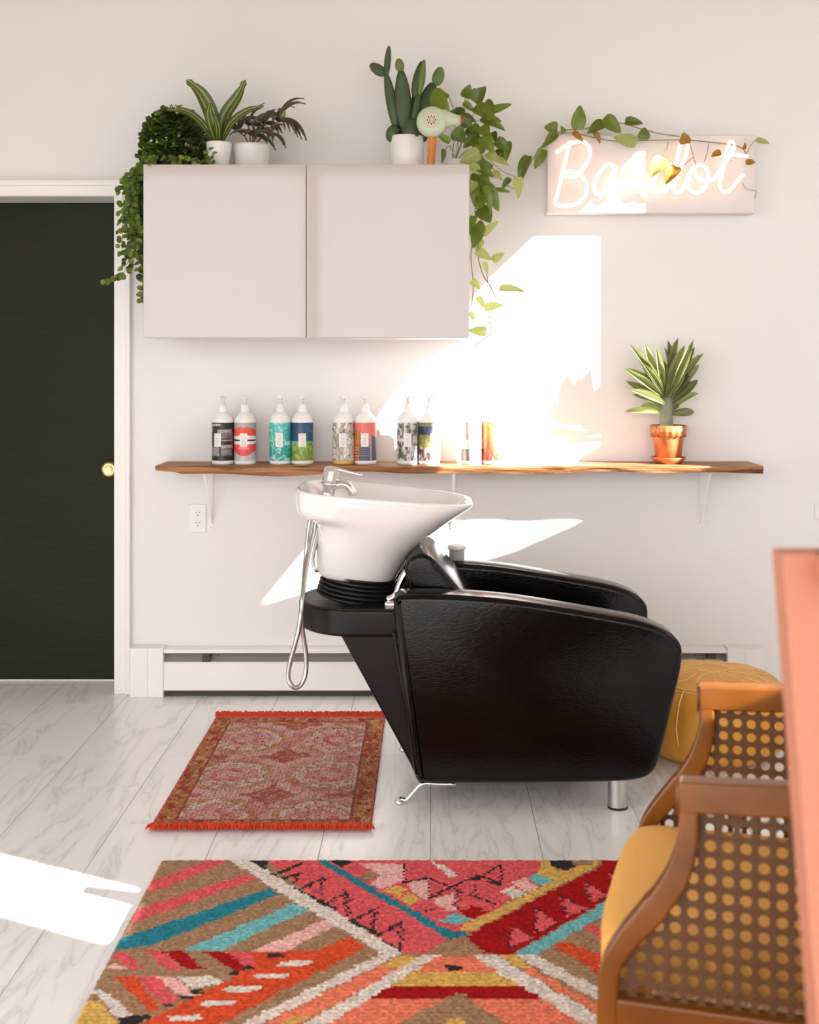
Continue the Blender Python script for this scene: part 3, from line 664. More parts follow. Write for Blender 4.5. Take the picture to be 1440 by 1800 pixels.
# ------------------------------------------------------------------ dracaena
def strap(pts, wid, Y0, name, m, root, mid=None, nv=4):
    P = smooth_path(pts, 5); n = len(P); v = []; f = []
    for i, p in enumerate(P):
        u = i/(n-1); w = wid*(.35+.65*math.sin(math.pi*min(1, u*1.08+.05))**.7) if u < .93 else wid*.55*((1-u)/.07)**.6
        w = max(w, .0008); t = (P[min(i+1, n-1)]-P[max(0, i-1)]).normalized(); sd = t.cross(Vector((0, -1, .25))).normalized(); nn = sd.cross(t).normalized()
        for j in range(-nv, nv+1): v.append(p+sd*(w*j/nv*.5)+nn*(abs(j)/nv*w*.16))
    q = 2*nv+1; mi = []
    for i in range(n-1):
        for j in range(q-1): f.append((i*q+j, i*q+j+1, (i+1)*q+j+1, (i+1)*q+j)); mi.append(1 if mid and j in (nv-2, nv+1) else 0)
    o = MB().add(v, f).build(name, [m, mid] if mid else m, root, smooth=True)
    if mid: o.data.polygons.foreach_set('material_index', mi)
    return o
G8 = mat('leaf_dracaena', (66, 86, 28), .35, trans=.2, randv=.2); G9 = mat('leaf_dracaena_stripe', (150, 160, 70), .4, trans=.2)
dp = W(385, 283, 4.66); dp.z = cz1
dr = thing('striped_dracaena', dp, 'corn plant with long striped green leaves in small tapered white pot', 'plant')
MB().lathe([(.032, 0), (.036, .004), (.049, .098), (.050, .104), (.047, .104), (.045, .09)], dp, 36).build('pot', M_potw, dr, smooth=True)
MB().lathe([(.045, .08), (.045, .092)], dp, 24).build('soil', M_soil, dr)
for pts, w in (([(381, 252, 4.66), (373, 205, 4.64), (354, 165, 4.63), (327, 140, 4.62)], .056), ([(387, 252, 4.66), (396, 205, 4.66), (417, 172, 4.66), (432, 140, 4.66)], .050), ([(378, 250, 4.65), (350, 212, 4.62), (322, 195, 4.58), (292, 194, 4.55)], .030), ([(389, 250, 4.65), (408, 216, 4.61), (436, 195, 4.58), (465, 186, 4.56)], .032), ([(382, 252, 4.65), (373, 222, 4.60), (368, 198, 4.58), (371, 180, 4.56)], .040), ([(386, 252, 4.67), (394, 225, 4.69), (402, 200, 4.7), (404, 180, 4.7)], .034), ([(384, 252, 4.65), (383, 225, 4.60), (377, 200, 4.57)], .03)):
    strap([W(*p) for p in pts], w, 0, 'leaf', G8, dr, G9)
# ------------------------------------------------------------------ dark leaved plant
kp = W(442, 283, 4.735); kp.z = cz1
kd = thing('dark_leaved_plant', kp, 'plant with drooping narrow dark purple-green leaves in wide white pot', 'plant')
MB().lathe([(.055, 0), (.066, .006), (.074, .10), (.075, .108), (.071, .108), (.068, .09)], kp, 36).build('pot', M_potw, kd, smooth=True)
MB().lathe([(.068, .08), (.068, .094)], kp, 24).build('soil', M_soil, kd)
for cx_, cy_, Y, nl, L0, st in ((490, 214, 4.60, 20, .140, 1.15), (436, 220, 4.66, 9, .10, .8), (464, 218, 4.72, 9, .105, .9), (448, 240, 4.60, 8, .095, .9), (420, 232, 4.70, 7, .08, .6), (476, 238, 4.60, 8, .10, 1.2)):
    c = W(cx_, cy_, Y)
    MB().tube(smooth_path([kp+Vector((0, 0, .09)), (kp+c)/2+Vector((0, 0, .06)), c], 5), .003, 6).build('stem', M_stemr, kd, smooth=True)
    for i in range(nl):
        a = 2.4*i+rnd(-.3, .3); el = math.radians(8+70*((i*.618) % 1)); r = L0*rnd(.75, 1.15)
        h = Vector((math.cos(a), math.sin(a)*.75, 0)); P = [c]; d = h*math.cos(el)+Vector((0, 0, math.sin(el)))
        for k in range(5):
            P.append(P[-1]+d*(r/5)); d = (d+Vector((0, 0, -.46*st*(1.2-.5*math.sin(el))))+h*.04).normalized()
        for p in P: p.y = min(p.y, WALL-.012)
        strap(P[::1], rnd(.010, .016), 0, 'leaf', G6, kd, nv=2)
strap([W(494, 214, 4.6), W(498, 205, 4.59), W(502, 193, 4.58)], .02, 0, 'leaf', G5, kd, nv=2)

# ------------------------------------------------------------------ cactus
cp = W(715, 283, 4.68); cp.z = cz1
ca = thing('potted_cactus', cp, 'tall prickly pear cactus with flat pads in white cylindrical pot', 'cactus')
MB().lathe([(.062, 0), (.0655, .004), (.0655, .128), (.064, .131), (.060, .131), (.059, .115)], cp, 44).build('pot', M_potw, ca, smooth=True)
MB().lathe([(.059, .105), (.059, .118)], cp, 28).build('soil', M_soil, ca)
def pad(bx, by, tx, ty, w, Y, m=None, thick=.45, Y2=None, tip=.0):
    B, T = W(bx, by, Y), W(tx, ty, Y2 or Y); d = (T-B); L = d.length; d.normalize(); wd_ = w*1.22*Y/F/2
    x = d; y = Vector((0, -1, 0)); y = (y-x*y.dot(x)).normalized(); z = x.cross(y); rings = []; n = 14; mm = 12
    for i in range(mm+1):
        u = i/mm; k = max(.12, math.sin(math.pi*(.05+.92*u)**.9)**.48)
        rings.append([B+x*(L*u)+z*(wd_*k*math.cos(2*math.pi*j/n))+y*(wd_*k*thick*math.sin(2*math.pi*j/n)) for j in range(n)])
    MB().loft(rings).build('pad', m or M_cact, ca, smooth=True)
pad(697, 226, 679, 129, 16, 4.67, thick=.8); pad(679, 133, 684, 81, 10, 4.67, thick=.8); pad(677, 131, 651, 113, 16, 4.67, thick=.4); pad(712, 228, 705, 124, 24, 4.66, thick=.4); pad(704, 126, 701, 103, 13, 4.66, M_cact2, .4)
pad(724, 226, 737, 162, 10, 4.65, thick=.8); pad(730, 172, 743, 108, 18, 4.67, thick=.4); pad(737, 168, 746, 105, 9, 4.65, M_cact2, .9); pad(735, 228, 762, 146, 27, 4.70, thick=.35); pad(767, 150, 775, 118, 17, 4.70, M_cact2, .35)
pad(690, 250, 693, 220, 22, 4.66, thick=.6); pad(722, 252, 722, 208, 26, 4.64, thick=.6); pad(742, 250, 738, 225, 20, 4.68, thick=.6); pad(726, 240, 728, 165, 12, 4.70, thick=.6); pad(704, 245, 701, 205, 7, 4.68, thick=.8)

# ------------------------------------------------------------------ vintage hair dryer
hc = W(759.5, 215, 4.575); hr = .0585
hd = thing('hair_dryer', (hc.x, 4.575, cz1), 'vintage mint green hair dryer with orange wooden handle standing beside the cactus', 'hair dryer')
MB().lathe([(.010, -.034), (hr*.7, -.032), (hr*.93, -.022), (hr, -.004), (hr, .008), (hr*.94, .022), (hr*.74, .031), (.024, .034), (.006, .034)], hc, 40, M=R90).build('housing', M_mint, hd, smooth=True)
noz = [(0, hc+Vector((.012, 0, .008)), .046), (1, hc+Vector((.05, 0, .012)), .036), (2, hc+Vector((.078, .002, .010)), .024), (3, hc+Vector((.096, .003, .008)), .0205), (4, hc+Vector((.112, .003, .007)), .0215)]
MB().tube([p for _, p, _ in noz], [r for _, _, r in noz], 24, flat=.72).build('nozzle', M_mint, hd, smooth=True)
MB().tube([hc+Vector((.110, .003, .007)), hc+Vector((.118, .003, .007)), hc+Vector((.120, .003, .007))], [.0225, .0228, .018], 20).build('nozzle_ring', M_bakel, hd, smooth=True)
gr = MB().lathe([(.030, 0), (.030, .002), (.028, .003)], hc+Vector((-.002, -.033, .002)), 40, M=R90).build('grille', mat('grille_ring', (206, 192, 166), .4), hd, smooth=False)
for n_, rr, r0 in ((8, .0150, .0027), (8, .0085, .0018)):
    for i in range(n_):
        a = 2*math.pi*(i+(.5 if n_ and rr < .01 else 0))/n_
        MB().lathe([(r0, 0), (r0, .0006)], hc+Vector((-.002+rr*math.cos(a), -.0358, .002+rr*math.sin(a))), 10, M=R90).build('hole', M_hole, gr)
hb = W(759, 243, 4.575); ht_ = W(757, 287, 4.575); ht_.z = cz1
MB().tube(smooth_path([Vector((hb.x+.001, 4.575, hb.z+.006)), Vector((hb.x+.002, 4.575, hb.z-.03)), Vector((hb.x-.002, 4.575, hb.z-.07)), Vector((hb.x-.004, 4.575, cz1))], 4), .0150, 16).build('handle', M_owood, hd, smooth=True)
for z in (.012, .018, .024): MB().lathe([(.0135, -.0012), (.0152, 0), (.0135, .0012)], (hb.x-.004, 4.575, cz1+z), 20).build('handle_ring', M_owood, hd, smooth=True)

# ------------------------------------------------------------------ pachypodium in a copper pot
pp = Vector((W(1175, 817, 4.835).x, 4.835, SZ))
pk = thing('potted_succulent', pp, 'spiky succulent with long upright leaves in copper pot on the shelf', 'plant')
MB().lathe([(.045, 0), (.050, .002), (.068, .020), (.0705, .026), (.067, .026), (.060, .014), (.04, .010)], pp, 44).build('saucer', M_copper, pk, smooth=True)
pot = MB().lathe([(.044, .012), (.049, .014), (.066, .132), (.062, .150), (.060, .150), (.058, .13)], pp, 48).build('pot', M_copper, pk, smooth=True)
n = 96; r1 = .0735; rings = [[], [], [], []]
for j in range(n):
    a = 2*math.pi*j/n; zb = .112-.0065*abs(math.sin(a*9)); d = Vector((math.cos(a), math.sin(a), 0))
    rings[0].append(pp+d*.0655+Vector((0, 0, zb+.001))); rings[1].append(pp+d*(r1-.003)+Vector((0, 0, zb))); rings[2].append(pp+d*r1+Vector((0, 0, .152))); rings[3].append(pp+d*.066+Vector((0, 0, .152)))
MB().loft(rings, True, False, False).build('scalloped_rim', M_copper, pot, smooth=True)
MB().lathe([(.062, .13), (.062, .142)], pp, 28).build('soil', M_soil, pk)
MB().tube(smooth_path([pp+Vector((-.006, 0, .13)), pp+Vector((-.008, 0, .165)), pp+Vector((-.007, 0, .21)), pp+Vector((-.004, 0, .26))], 5), [.029-.0005*i for i in range(16)], 16).build('trunk', M_trunk, pk, smooth=True)
PK = [(1150, 690, 1107, 605), (1150, 670, 1123, 613), (1158, 668, 1134, 603), (1160, 675, 1153, 609), (1163, 672, 1167, 611), (1167, 660, 1173, 598), (1172, 662, 1193, 594), (1180, 668, 1205, 607), (1178, 680, 1186, 625), (1186, 662, 1219, 597), (1184, 672, 1222, 610), (1195, 665, 1238, 622), (1192, 668, 1230, 641), (1180, 700, 1212, 655), (1184, 706, 1227, 668), (1178, 722, 1228, 692), (1176, 730, 1220, 724), (1152, 712, 1112, 695), (1152, 706, 1107, 685), (1150, 698, 1100, 670), (1146, 690, 1096, 647), (1144, 682, 1103, 648), (1150, 686, 1122, 633), (1155, 698, 1124, 656), (1160, 705, 1138, 676), (1160, 720, 1126, 714), (1152, 728, 1098, 724), (1162, 690, 1150, 640), (1168, 690, 1180, 640), (1172, 700, 1190, 658), (1160, 726, 1160, 692), (1174, 722, 1192, 706), (1170, 680, 1160, 630), (1178, 690, 1205, 640), (1162, 715, 1133, 702), (1156, 690, 1132, 640), (1182, 690, 1213, 652)]
for i, (bx, by, tx, ty) in enumerate(PK):
    dy = rnd(-.06, .06); T = W(tx, ty, 4.835+dy*.9); B = pp+Vector((-.005, 0, max(.165, min(.25, (W(bx, by, 4.835).z-SZ)*.55+.09))))+Vector((rnd(-.012, .012), rnd(-.012, .012), 0))
    place('leaf', LM['pachy'], frame(B, T, Vector((rnd(-.7, .7), -1, rnd(.1, .7))), rnd(.026, .036), (T-B).length*.6), pk)

# ------------------------------------------------------------------ shampoo chair with backwash basin
YN, YFAR, AT = 3.60, 4.17, .125          # near face, far arm's near face, arm thickness
sc_ = thing('shampoo_chair', (.30, 3.95, 0), 'black crocodile leather shampoo chair with white backwash basin', 'salon chair')
armpx = [(692, 1066), (696, 1052), (712, 1046), (793, 1047), (870, 1052), (942, 1061), (1063, 1081), (1130, 1094), (1175, 1111), (1197, 1132), (1201, 1155), (1197, 1185), (1183, 1245), (1162, 1330), (1148, 1360), (1120, 1373), (1060, 1377), (900, 1379), (755, 1378), (733, 1369), (726, 1345), (715, 1260), (702, 1160)]
arm2 = [(p.x, p.z) for p in [W(x, y, YN) for x, y in armpx]]
arm2 = [(q.x, q.y) for q in smooth_path([(a, b, 0) for a, b in arm2], 4, True)]
for y in (YN, YFAR):
    MB().rprism(arm2, y, y+AT, .020).build('arm', M_croc, sc_, smooth=True)
# seat, backrest with neck roll, front apron
bk = [(-.0787, .700), (-.070, .732), (-.048, .750), (-.020, .753), (.010, .738), (.040, .705), (.075, .664), (.119, .610), (.19, .50), (.24, .40), (.16, .37), (.06, .45), (-.02, .56), (-.065, .655)]
bk = [(q.x, q.y) for q in smooth_path([(a, b, 0) for a, b in bk], 4, True)]
MB().rprism(bk, YN+AT+.008, YFAR-.008, .016).build('backrest', M_croc, sc_, smooth=True)
MB().box(.10, .66, YN+AT+.002, YFAR-.002, .27, .42).build('seat', M_croc, sc_, bevel=.03, seg=4)
MB().box(.02, .60, YN+AT-.01, YFAR+.01, .12, .29).build('base_box', M_black, sc_, bevel=.01)
# tray behind the chair, rounded at the rear
tr = []
for i in range(25):
    a = math.pi/2+math.pi*i/24; tr.append((-.235+.19*math.cos(a), 3.95+.225*math.sin(a)))
tr = [(-.02, 4.175)]+tr+[(-.02, 3.725)]
MB().prism(tr, .500, .585, 'z').build('tray', M_black, sc_, bevel=.012, seg=4)
MB().box(-.10, .02, YN+.02, YFAR+AT-.02, .50, .575).build('tray_brace', M_black, sc_, bevel=.008)
# slanting strut from the tray to the floor frame
st = [(p.x, p.z) for p in [W(x, y, 3.74) for x, y in ((588, 1098), (705, 1106), (752, 1378), (736, 1378), (722, 1345))]]
MB().prism(st, 3.74, 4.16).build('strut', M_black, sc_, bevel=.010, seg=3)
s2 = [(p.x, p.z) for p in [W(x, y, 3.68) for x, y in ((688, 1110), (700, 1110), (742, 1372), (732, 1372))]]
MB().prism(s2, 3.68, 4.22).build('back_panel', M_croc, sc_, bevel=.008, seg=3)
# tilt bracket between basin and chair
MB().tube(smooth_path([(-.135, 3.80, .60), (-.11, 3.80, .615), (-.09, 3.80, .66), (-.075, 3.80, .69)], 5), .012, 10).build('tilt_bracket', M_chrome, sc_, smooth=True)
MB().tube(smooth_path([(-.135, 4.1, .60), (-.11, 4.1, .615), (-.09, 4.1, .66), (-.075, 4.1, .69)], 5), .012, 10).build('tilt_bracket', M_chrome, sc_, smooth=True)
MB().box(-.145, -.035, 3.78, 4.12, .575, .600).build('tilt_plate', M_chrome, sc_, bevel=.01, seg=3)
# ribbed collar
cc = Vector((-.242, 3.95, .58)); prof = []
for i in range(6): prof += [(.122-.002*i, .0135*i), (.131-.002*i, .0135*i+.0045), (.131-.002*i, .0135*i+.009), (.122-.002*i, .0135*i+.0133)]
Mt = Matrix.Rotation(math.radians(8), 3, 'Y')
MB().lathe(prof, cc, 44, M=Mt).build('collar', M_rubber, sc_, smooth=False)
# basin: lofted bowl
def ring(x0, x1, b, z0, z1, n=48, e=2.5, taper=.0):
    R = []
    for j in range(n):
        a = 2*math.pi*j/n; c, s = math.cos(a), math.sin(a)
        X = math.copysign(abs(c)**(2/e), c); Yy = math.copysign(abs(s)**(2/e), s)
        x = (x0+x1)/2+(x1-x0)/2*X; t = max(0., (x-x0)/(x1-x0))
        R.append((x, 3.95+b*Yy*(1-taper*t**1.6), z0+(z1-z0)*t))
    return R
rings = [ring(-.350, -.140, .085, .650, .622, e=2.2), ring(-.366, -.122, .112, .660, .630, e=2.2), ring(-.372, -.105, .130, .690, .660, e=2.2), ring(-.370, -.070, .158, .740, .722, e=2.3), ring(-.366, -.025, .186, .785, .768, e=2.3), ring(-.366, .025, .212, .822, .805, e=2.5, taper=.05), ring(-.374, .055, .226, .842, .828, e=2.7, taper=.08), ring(-.424, .082, .236, .858, .848, e=3.2, taper=.12), ring(-.430, .105, .242, .872, .864, e=3.6, taper=.16), ring(-.431, .128, .247, .905, .878, e=3.8, taper=.2), ring(-.431, .139, .249, .938, .887, e=3.8, taper=.22), ring(-.427, .137, .247, .945, .894, e=3.8, taper=.22), ring(-.419, .130, .240, .946, .896, e=3.8, taper=.22), ring(-.411, .120, .233, .942, .890, e=3.6, taper=.22), ring(-.300, .07, .20, .88, .850, e=2.6, taper=.15), ring(-.29, .0, .15, .80, .79, e=2.3), ring(-.28, -.08, .10, .735, .725, e=2.1), ring(-.24, -.16, .04, .715, .712, e=2.0)]
basin = MB().loft(rings).build('basin', M_porcelain, sc_, smooth=True)
sb = basin.modifiers.new('sub', 'SUBSURF'); sb.levels = 1; sb.render_levels = 2
MB().lathe([(.032, 0), (.032, .004), (.022, .006), (.02, .003)], (-.20, 3.95, .716), 24).build('drain', M_chrome, basin, smooth=True)
# faucet with lever and hose
fb = Vector((-.330, 3.87, .905)); Mf = Matrix.Rotation(math.radians(10), 3, 'Y')
MB().lathe([(.030, 0), (.028, .006), (.022, .012), (.0215, .045), (.027, .048), (.027, .056), (.0235, .058)], fb, 28, M=Mf).build('faucet_body', M_chrome, sc_, smooth=True)
fl = MB().lathe([(.0235, .058), (.0245, .062), (.0255, .094), (.022, .104), (.010, .107)], fb, 10, M=Mf)
hd0 = fb+Mf @ Vector((.012, 0, .100))
lv = fl.build('faucet_handle', M_chrome, sc_, smooth=False)
MB().add(*(lambda p: ([p+Vector(v) for v in ((-.012, -.013, .000), (.085, -.008, -.022), (.085, .008, -.022), (-.012, .013, 0), (-.012, -.013, .010), (.085, -.008, -.014), (.085, .008, -.014), (-.012, .013, .010))], [(0, 1, 2, 3), (4, 5, 6, 7), (0, 1, 5, 4), (3, 2, 6, 7), (0, 3, 7, 4), (1, 2, 6, 5)]))(hd0)).build('lever', M_chrome, lv, bevel=.003)
MB().lathe([(.003, 0), (.003, .001)], fb+Vector((.028, -.018, .088)), 10, M=R90).build('temperature_dot', M_red, lv)
MB().tube(smooth_path([fb+Vector((.01, 0, .035)), fb+Vector((.035, 0, .048)), fb+Vector((.062, 0, .046)), fb+Vector((.078, 0, .028)), fb+Vector((.080, 0, .014))], 5), .0135, 14).build('spout', M_chrome, sc_, smooth=True)
def hose(pts, r=.0072): MB().tube(smooth_path([W(*p) for p in pts], 6), r, 10).build('hose', M_steel, sc_, smooth=True)
hose([(548, 905, 3.86), (543, 930, 3.86), (537, 985, 3.85), (531, 1060, 3.72), (524, 1112, 3.70), (510, 1165, 3.70), (507, 1192, 3.70), (515, 1207, 3.70), (527, 1206, 3.71), (537, 1185, 3.72), (538, 1150, 3.72), (531, 1100, 3.71), (532, 1050, 3.71), (541, 985, 3.83), (553, 930, 3.88), (556, 905, 3.88)])
hose([(566, 905, 3.90), (560, 935, 3.90), (552, 972, 3.90), (551, 992, 3.90), (556, 1003, 3.90), (563, 1000, 3.92), (575, 985, 3.95)], .006)
# feet
for y in (3.672, 4.22):
    c = Vector((W(1087, 1400, 3.66).x, y, 0))
    MB().lathe([(.0295, .006), (.0295, .10)], c, 32).build('leg', M_steel, sc_, smooth=False)
    MB().lathe([(.0300, 0), (.0305, .007)], c, 32).build('leg_foot', M_rubber, sc_)
for y in (3.70, 4.20):
    q = [W(802, 1380, 3.69), W(770, 1380, 3.69), W(748, 1379, 3.69), W(736, 1385, 3.69), W(716, 1407, 3.69), W(708, 1411, 3.69), W(702, 1411, 3.69)]
    q = [Vector((p.x, y, max(p.z, .014))) for p in q]
    MB().tube(smooth_path(q, 4), .0065, 10).build('rear_foot', M_chrome, sc_, smooth=True)
    MB().lathe([(.013, 0), (.014, .004), (.014, .010), (.007, .014), (.007, .022)], (q[-1].x, y, 0), 20).build('glide', M_chrome, sc_, smooth=True)
# jar standing on the far arm
jp = Vector((W(803, 990, 4.24).x, 4.235, .6535))
jr = thing('lidded_jar', jp, 'small ribbed grey jar with round white lid standing on the far armrest', 'jar')
pr = [(.024, 0)]
for i in range(4): pr += [(.028, .004+.007*i), (.026, .0075+.007*i)]
MB().lathe(pr+[(.027, .036)], jp, 32).build('body', mat('jar_grey', (176, 172, 168), .5), jr, smooth=True)
MB().lathe([(.027, .036), (.032, .038), (.033, .044), (.031, .051), (.02, .054)], jp, 32).build('lid', M_plastic, jr, smooth=True)

# ------------------------------------------------------------------ leather pouf
pc2 = Vector((.965, 4.20, 0))
pf = thing('leather_pouf', pc2, 'round mustard leather pouf with stitched panels by the baseboard heater', 'pouf')
prof = [(.14, .0), (.20, .008), (.245, .045), (.272, .11), (.276, .165), (.255, .222), (.215, .258), (.15, .276), (.08, .284), (.03, .286)]
n = 120; rings = []
for r, z in [(q.x, q.y) for q in smooth_path([(a, b, 0) for a, b in prof], 3)]:
    rings.append([pc2+Vector((r*k*math.cos(a), r*k*math.sin(a), z)) for a, k in [(2*math.pi*j/n, 1-.022*math.exp(-((((j/n*10) % 1)-.5)/.07)**2)*(1 if .03 < z < .262 else 0)) for j in range(n)]])
MB().loft(rings).build('cover', M_leather, pf, smooth=True)
for k in range(10):
    a = 2*math.pi*(k+.5)/10
    pts = [pc2+Vector((r*.985*math.cos(a), r*.985*math.sin(a), z)) for r, z in [(q.x, q.y) for q in smooth_path([(.23, .03, 0), (.272, .11, 0), (.276, .165, 0), (.257, .222, 0), (.222, .256, 0)], 6)]]
    MB().tube(pts, .0026, 6).build('seam', M_stitch, pf, smooth=True)
    a2 = 2*math.pi*k/10
    pts = [pc2+Vector((r*math.cos(a2+w), r*math.sin(a2+w), z+.001)) for r, w, z in ((.06, 0, .285), (.11, .20, .281), (.165, .17, .274), (.20, 0, .266), (.165, -.17, .274), (.11, -.20, .281), (.06, 0, .285))]
    MB().tube(smooth_path(pts, 5), .0014, 5).build('embroidery', M_stitch, pf, smooth=True)
for r, z in ((.215, .2595), (.225, .2535), (.055, .2865)):
    MB().tube(smooth_path([pc2+Vector((r*math.cos(2*math.pi*j/40), r*math.sin(2*math.pi*j/40), z)) for j in range(40)]+[pc2+Vector((r, 0, z))], 2), .0015, 5).build('embroidery', M_stitch, pf, smooth=True)

# ------------------------------------------------------------------ rugs
def rug(name, x0, x1, y0, y1, dx, dy, thick, colf, m, label, wob):
    nx, ny = int((x1-x0)/dx), int((y1-y0)/dy); dx = (x1-x0)/nx; dy = (y1-y0)/ny
    org = Vector(((x0+x1)/2, (y0+y1)/2, 0))
    t = thing(name, org, label, 'rug')
    v = []; f = []; cols = []
    for j in range(ny+1):
        for i in range(nx+1):
            edge = i in (0, nx) or j in (0, ny)
            v.append((x0+i*dx+(rnd(-1, 1)*wob*.0015 if edge else 0)-org.x, y0+j*dy-org.y, thick*(.75 if edge else 1)+(rnd(0, 1)*.0022*wob if not edge else 0)))
    for j in range(ny):
        for i in range(nx):
            a = j*(nx+1)+i; f.append((a, a+1, a+nx+2, a+nx+1)); cols.append(colf(x0+(i+.5)*dx, y0+(j+.5)*dy, i, j))
    base = len(v); v += [(x0-org.x, y0-org.y, .0005), (x1-org.x, y0-org.y, .0005), (x1-org.x, y1-org.y, .0005), (x0-org.x, y1-org.y, .0005)]
    # skirt so the rug has a real edge
    loop = [i for i in range(nx+1)]+[j*(nx+1)+nx for j in range(1, ny+1)]+[ny*(nx+1)+i for i in range(nx-1, -1, -1)]+[j*(nx+1) for j in range(ny-1, 0, -1)]
    b2 = len(v); v += [(v[i][0], v[i][1], .0005) for i in loop]
    for k in range(len(loop)):
        k2 = (k+1) % len(loop); f.append((loop[k], b2+k, b2+k2, loop[k2])); cols.append((120, 90, 70))
    f.append((base+3, base+2, base+1, base)); cols.append((120, 100, 84))
    me = bpy.data.meshes.new('pile'); me.from_pydata(v, [], f); me.materials.append(m); colour_corners(me, cols)
    o = bpy.data.objects.new('pile', me); COL.objects.link(o); o.parent = t; ORG[o.name] = org
    return t
a_ = lambda P: [(100+.375*x, 1490+.375*y) for x, y in P]
b_ = lambda P: [(600+.375*x, 1490+.375*y) for x, y in P]
TAN, PINK, TEAL, CYAN, LP, WH, BK, RED, DR, YE, SAL, ORG_ = (164, 128, 98), (222, 92, 98), (44, 128, 146), (116, 184, 188), (238, 182, 176), (226, 214, 204), (52, 48, 46), (196, 30, 30), (164, 22, 24), (218, 174, 92), (236, 128, 98), (216, 80, 46)
def stroke(p, q, w=6): 
    d = Vector((q[0]-p[0], q[1]-p[1], 0)).normalized(); nx_, ny_ = -d.y*w, d.x*w*.8
    return [(p[0]+nx_, p[1]+ny_), (q[0]+nx_, q[1]+ny_), (q[0]-nx_, q[1]-ny_), (p[0]-nx_, p[1]-ny_)]
POL = []
def PA(c, *P): POL.append((a_(P), c))
def PB(c, *P): POL.append((b_(P), c))
PA(PINK, (450, 155), (720, 56), (815, 56), (500, 195), (425, 205)); PA(PINK, (375, 290), (880, 125), (945, 145), (400, 335), (345, 350)); PA(TEAL, (295, 428), (1000, 190), (1045, 215), (450, 458), (265, 480)); PA(CYAN, (595, 482), (1110, 260), (1178, 290), (780, 482)); PA(LP, (915, 487), (1260, 335), (1315, 360), (1080, 487))
PA(PINK, (245, 505), (320, 487), (410, 572), (350, 572)); PA(LP, (230, 560), (270, 540), (330, 572), (215, 572)); PA(PINK, (410, 487), (500, 482), (590, 572), (520, 575)); PA(DR, (500, 487), (590, 482), (692, 572), (600, 572)); PA(DR, (690, 490), (790, 487), (905, 560), (850, 592), (800, 560)); PA(PINK, (790, 490), (900, 490), (940, 545), (870, 548))
PA(ORG_, (900, 490), (1240, 480), (1370, 415), (1440, 452), (1440, 472), (740, 840), (370, 840), (660, 690), (800, 620), (930, 550))
PA(BK, (985, 492), (1057, 492), (1052, 516), (985, 516))
for x0, y0, x1, y1 in ((1040, 530, 1200, 555), (925, 588, 1095, 614), (785, 648, 965, 677), (665, 713, 840, 744), (515, 783, 675, 814)): PA(WH, (x0, (y0+y1)/2), (x0+20, y0+2), (x1-10, y0), (x1, (y0+y1)/2-4), (x1-30, y1-3), (x0+15, y1))
PA(ORG_, (265, 605), (370, 600), (485, 762), (440, 772)); PA(PINK, (370, 605), (470, 600), (582, 722), (490, 732)); PA(LP, (470, 605), (545, 605), (662, 692), (590, 702)); PA(WH, (560, 606), (720, 600), (782, 632), (660, 657), (630, 662)); PA(BK, (640, 664), (690, 660), (690, 682), (645, 684)); PA(BK, (575, 697), (640, 694), (630, 706), (575, 706)); PA(BK, (490, 733), (545, 728), (540, 744), (490, 745)); PA(BK, (280, 800), (430, 778), (440, 795), (370, 832), (300, 832)); PA(BK, (820, 585), (870, 570), (860, 595), (820, 600)); PA(BK, (870, 555), (920, 550), (915, 570), (875, 570))
PA(WH, (155, 655), (215, 668), (362, 785), (285, 797)); PA(YE, (130, 713), (190, 713), (295, 840), (40, 840))
# right half of the field
PB(LP, (1255, 310), (1345, 272), (1335, 345)); PB(PINK, (1130, 375), (1182, 358), (1420, 455), (1400, 510), (1300, 470)); PB(ORG_, (1000, 460), (1060, 440), (1400, 570), (1400, 650), (1190, 582)); PB(WH, (1212, 548), (1260, 535), (1300, 560), (1262, 582))
# upper triangles
PA(PINK, (985, 58), (1215, 58), (1833, 425), (1735, 500), (1613, 494), (1330, 330)); PB(PINK, (0, 60), (960, 72), (960, 110), (590, 400), (530, 420), (-80, 75))
for p, q in (((985, 140), (1155, 72)), ((1040, 150), (1140, 120)), ((1150, 192), (1262, 138)), ((1260, 138), (1237, 218)), ((1270, 262), (1365, 205)), ((1362, 205), (1360, 305)), ((1130, 115), (1120, 165))): PA(BK, *stroke(p, q, 7))
for p, q in (((30, 210), (30, 322)), ((70, 332), (165, 282)), ((155, 285), (155, 378)), ((190, 402), (285, 348)), ((282, 350), (282, 488))): PB(BK, *stroke(p, q, 7))
PA(BK, (895, 58), (992, 58), (975, 112)); PA(BK, *stroke((1085, 182), (1300, 285), 12)); PB(BK, *stroke((40, 335), (190, 415), 10)); PB(BK, *stroke((190, 435), (285, 488), 12)); PA(BK, (1275, 62), (1392, 66), (1335, 92))
PB(TAN, (75, 142), (130, 108), (182, 130), (120, 162)); PB(LP, (85, 72), (292, 76), (297, 150), (195, 196), (140, 172), (182, 130)); PB(YE, (203, 196), (260, 174), (312, 196), (270, 236)); PB(YE, (268, 240), (320, 209), (372, 240), (330, 272)); PB(LP, (310, 170), (412, 142), (412, 242), (370, 236)); PB(LP, (428, 242), (542, 208), (542, 292), (490, 302)); PB(DR, (548, 302), (612, 270), (682, 300), (620, 337)); PB(CYAN, (462, 342), (530, 304), (612, 336), (550, 362)); PB(PINK, (500, 375), (560, 360), (600, 365), (550, 390))
PB(WH, (428, 74), (490, 80), (542, 130), (510, 142)); PB(WH, (752, 206), (800, 179), (867, 211), (810, 241)); PB(LP, (808, 166), (850, 139), (932, 186), (870, 211)); PB(CYAN, (868, 142), (910, 118), (1003, 156), (950, 178))
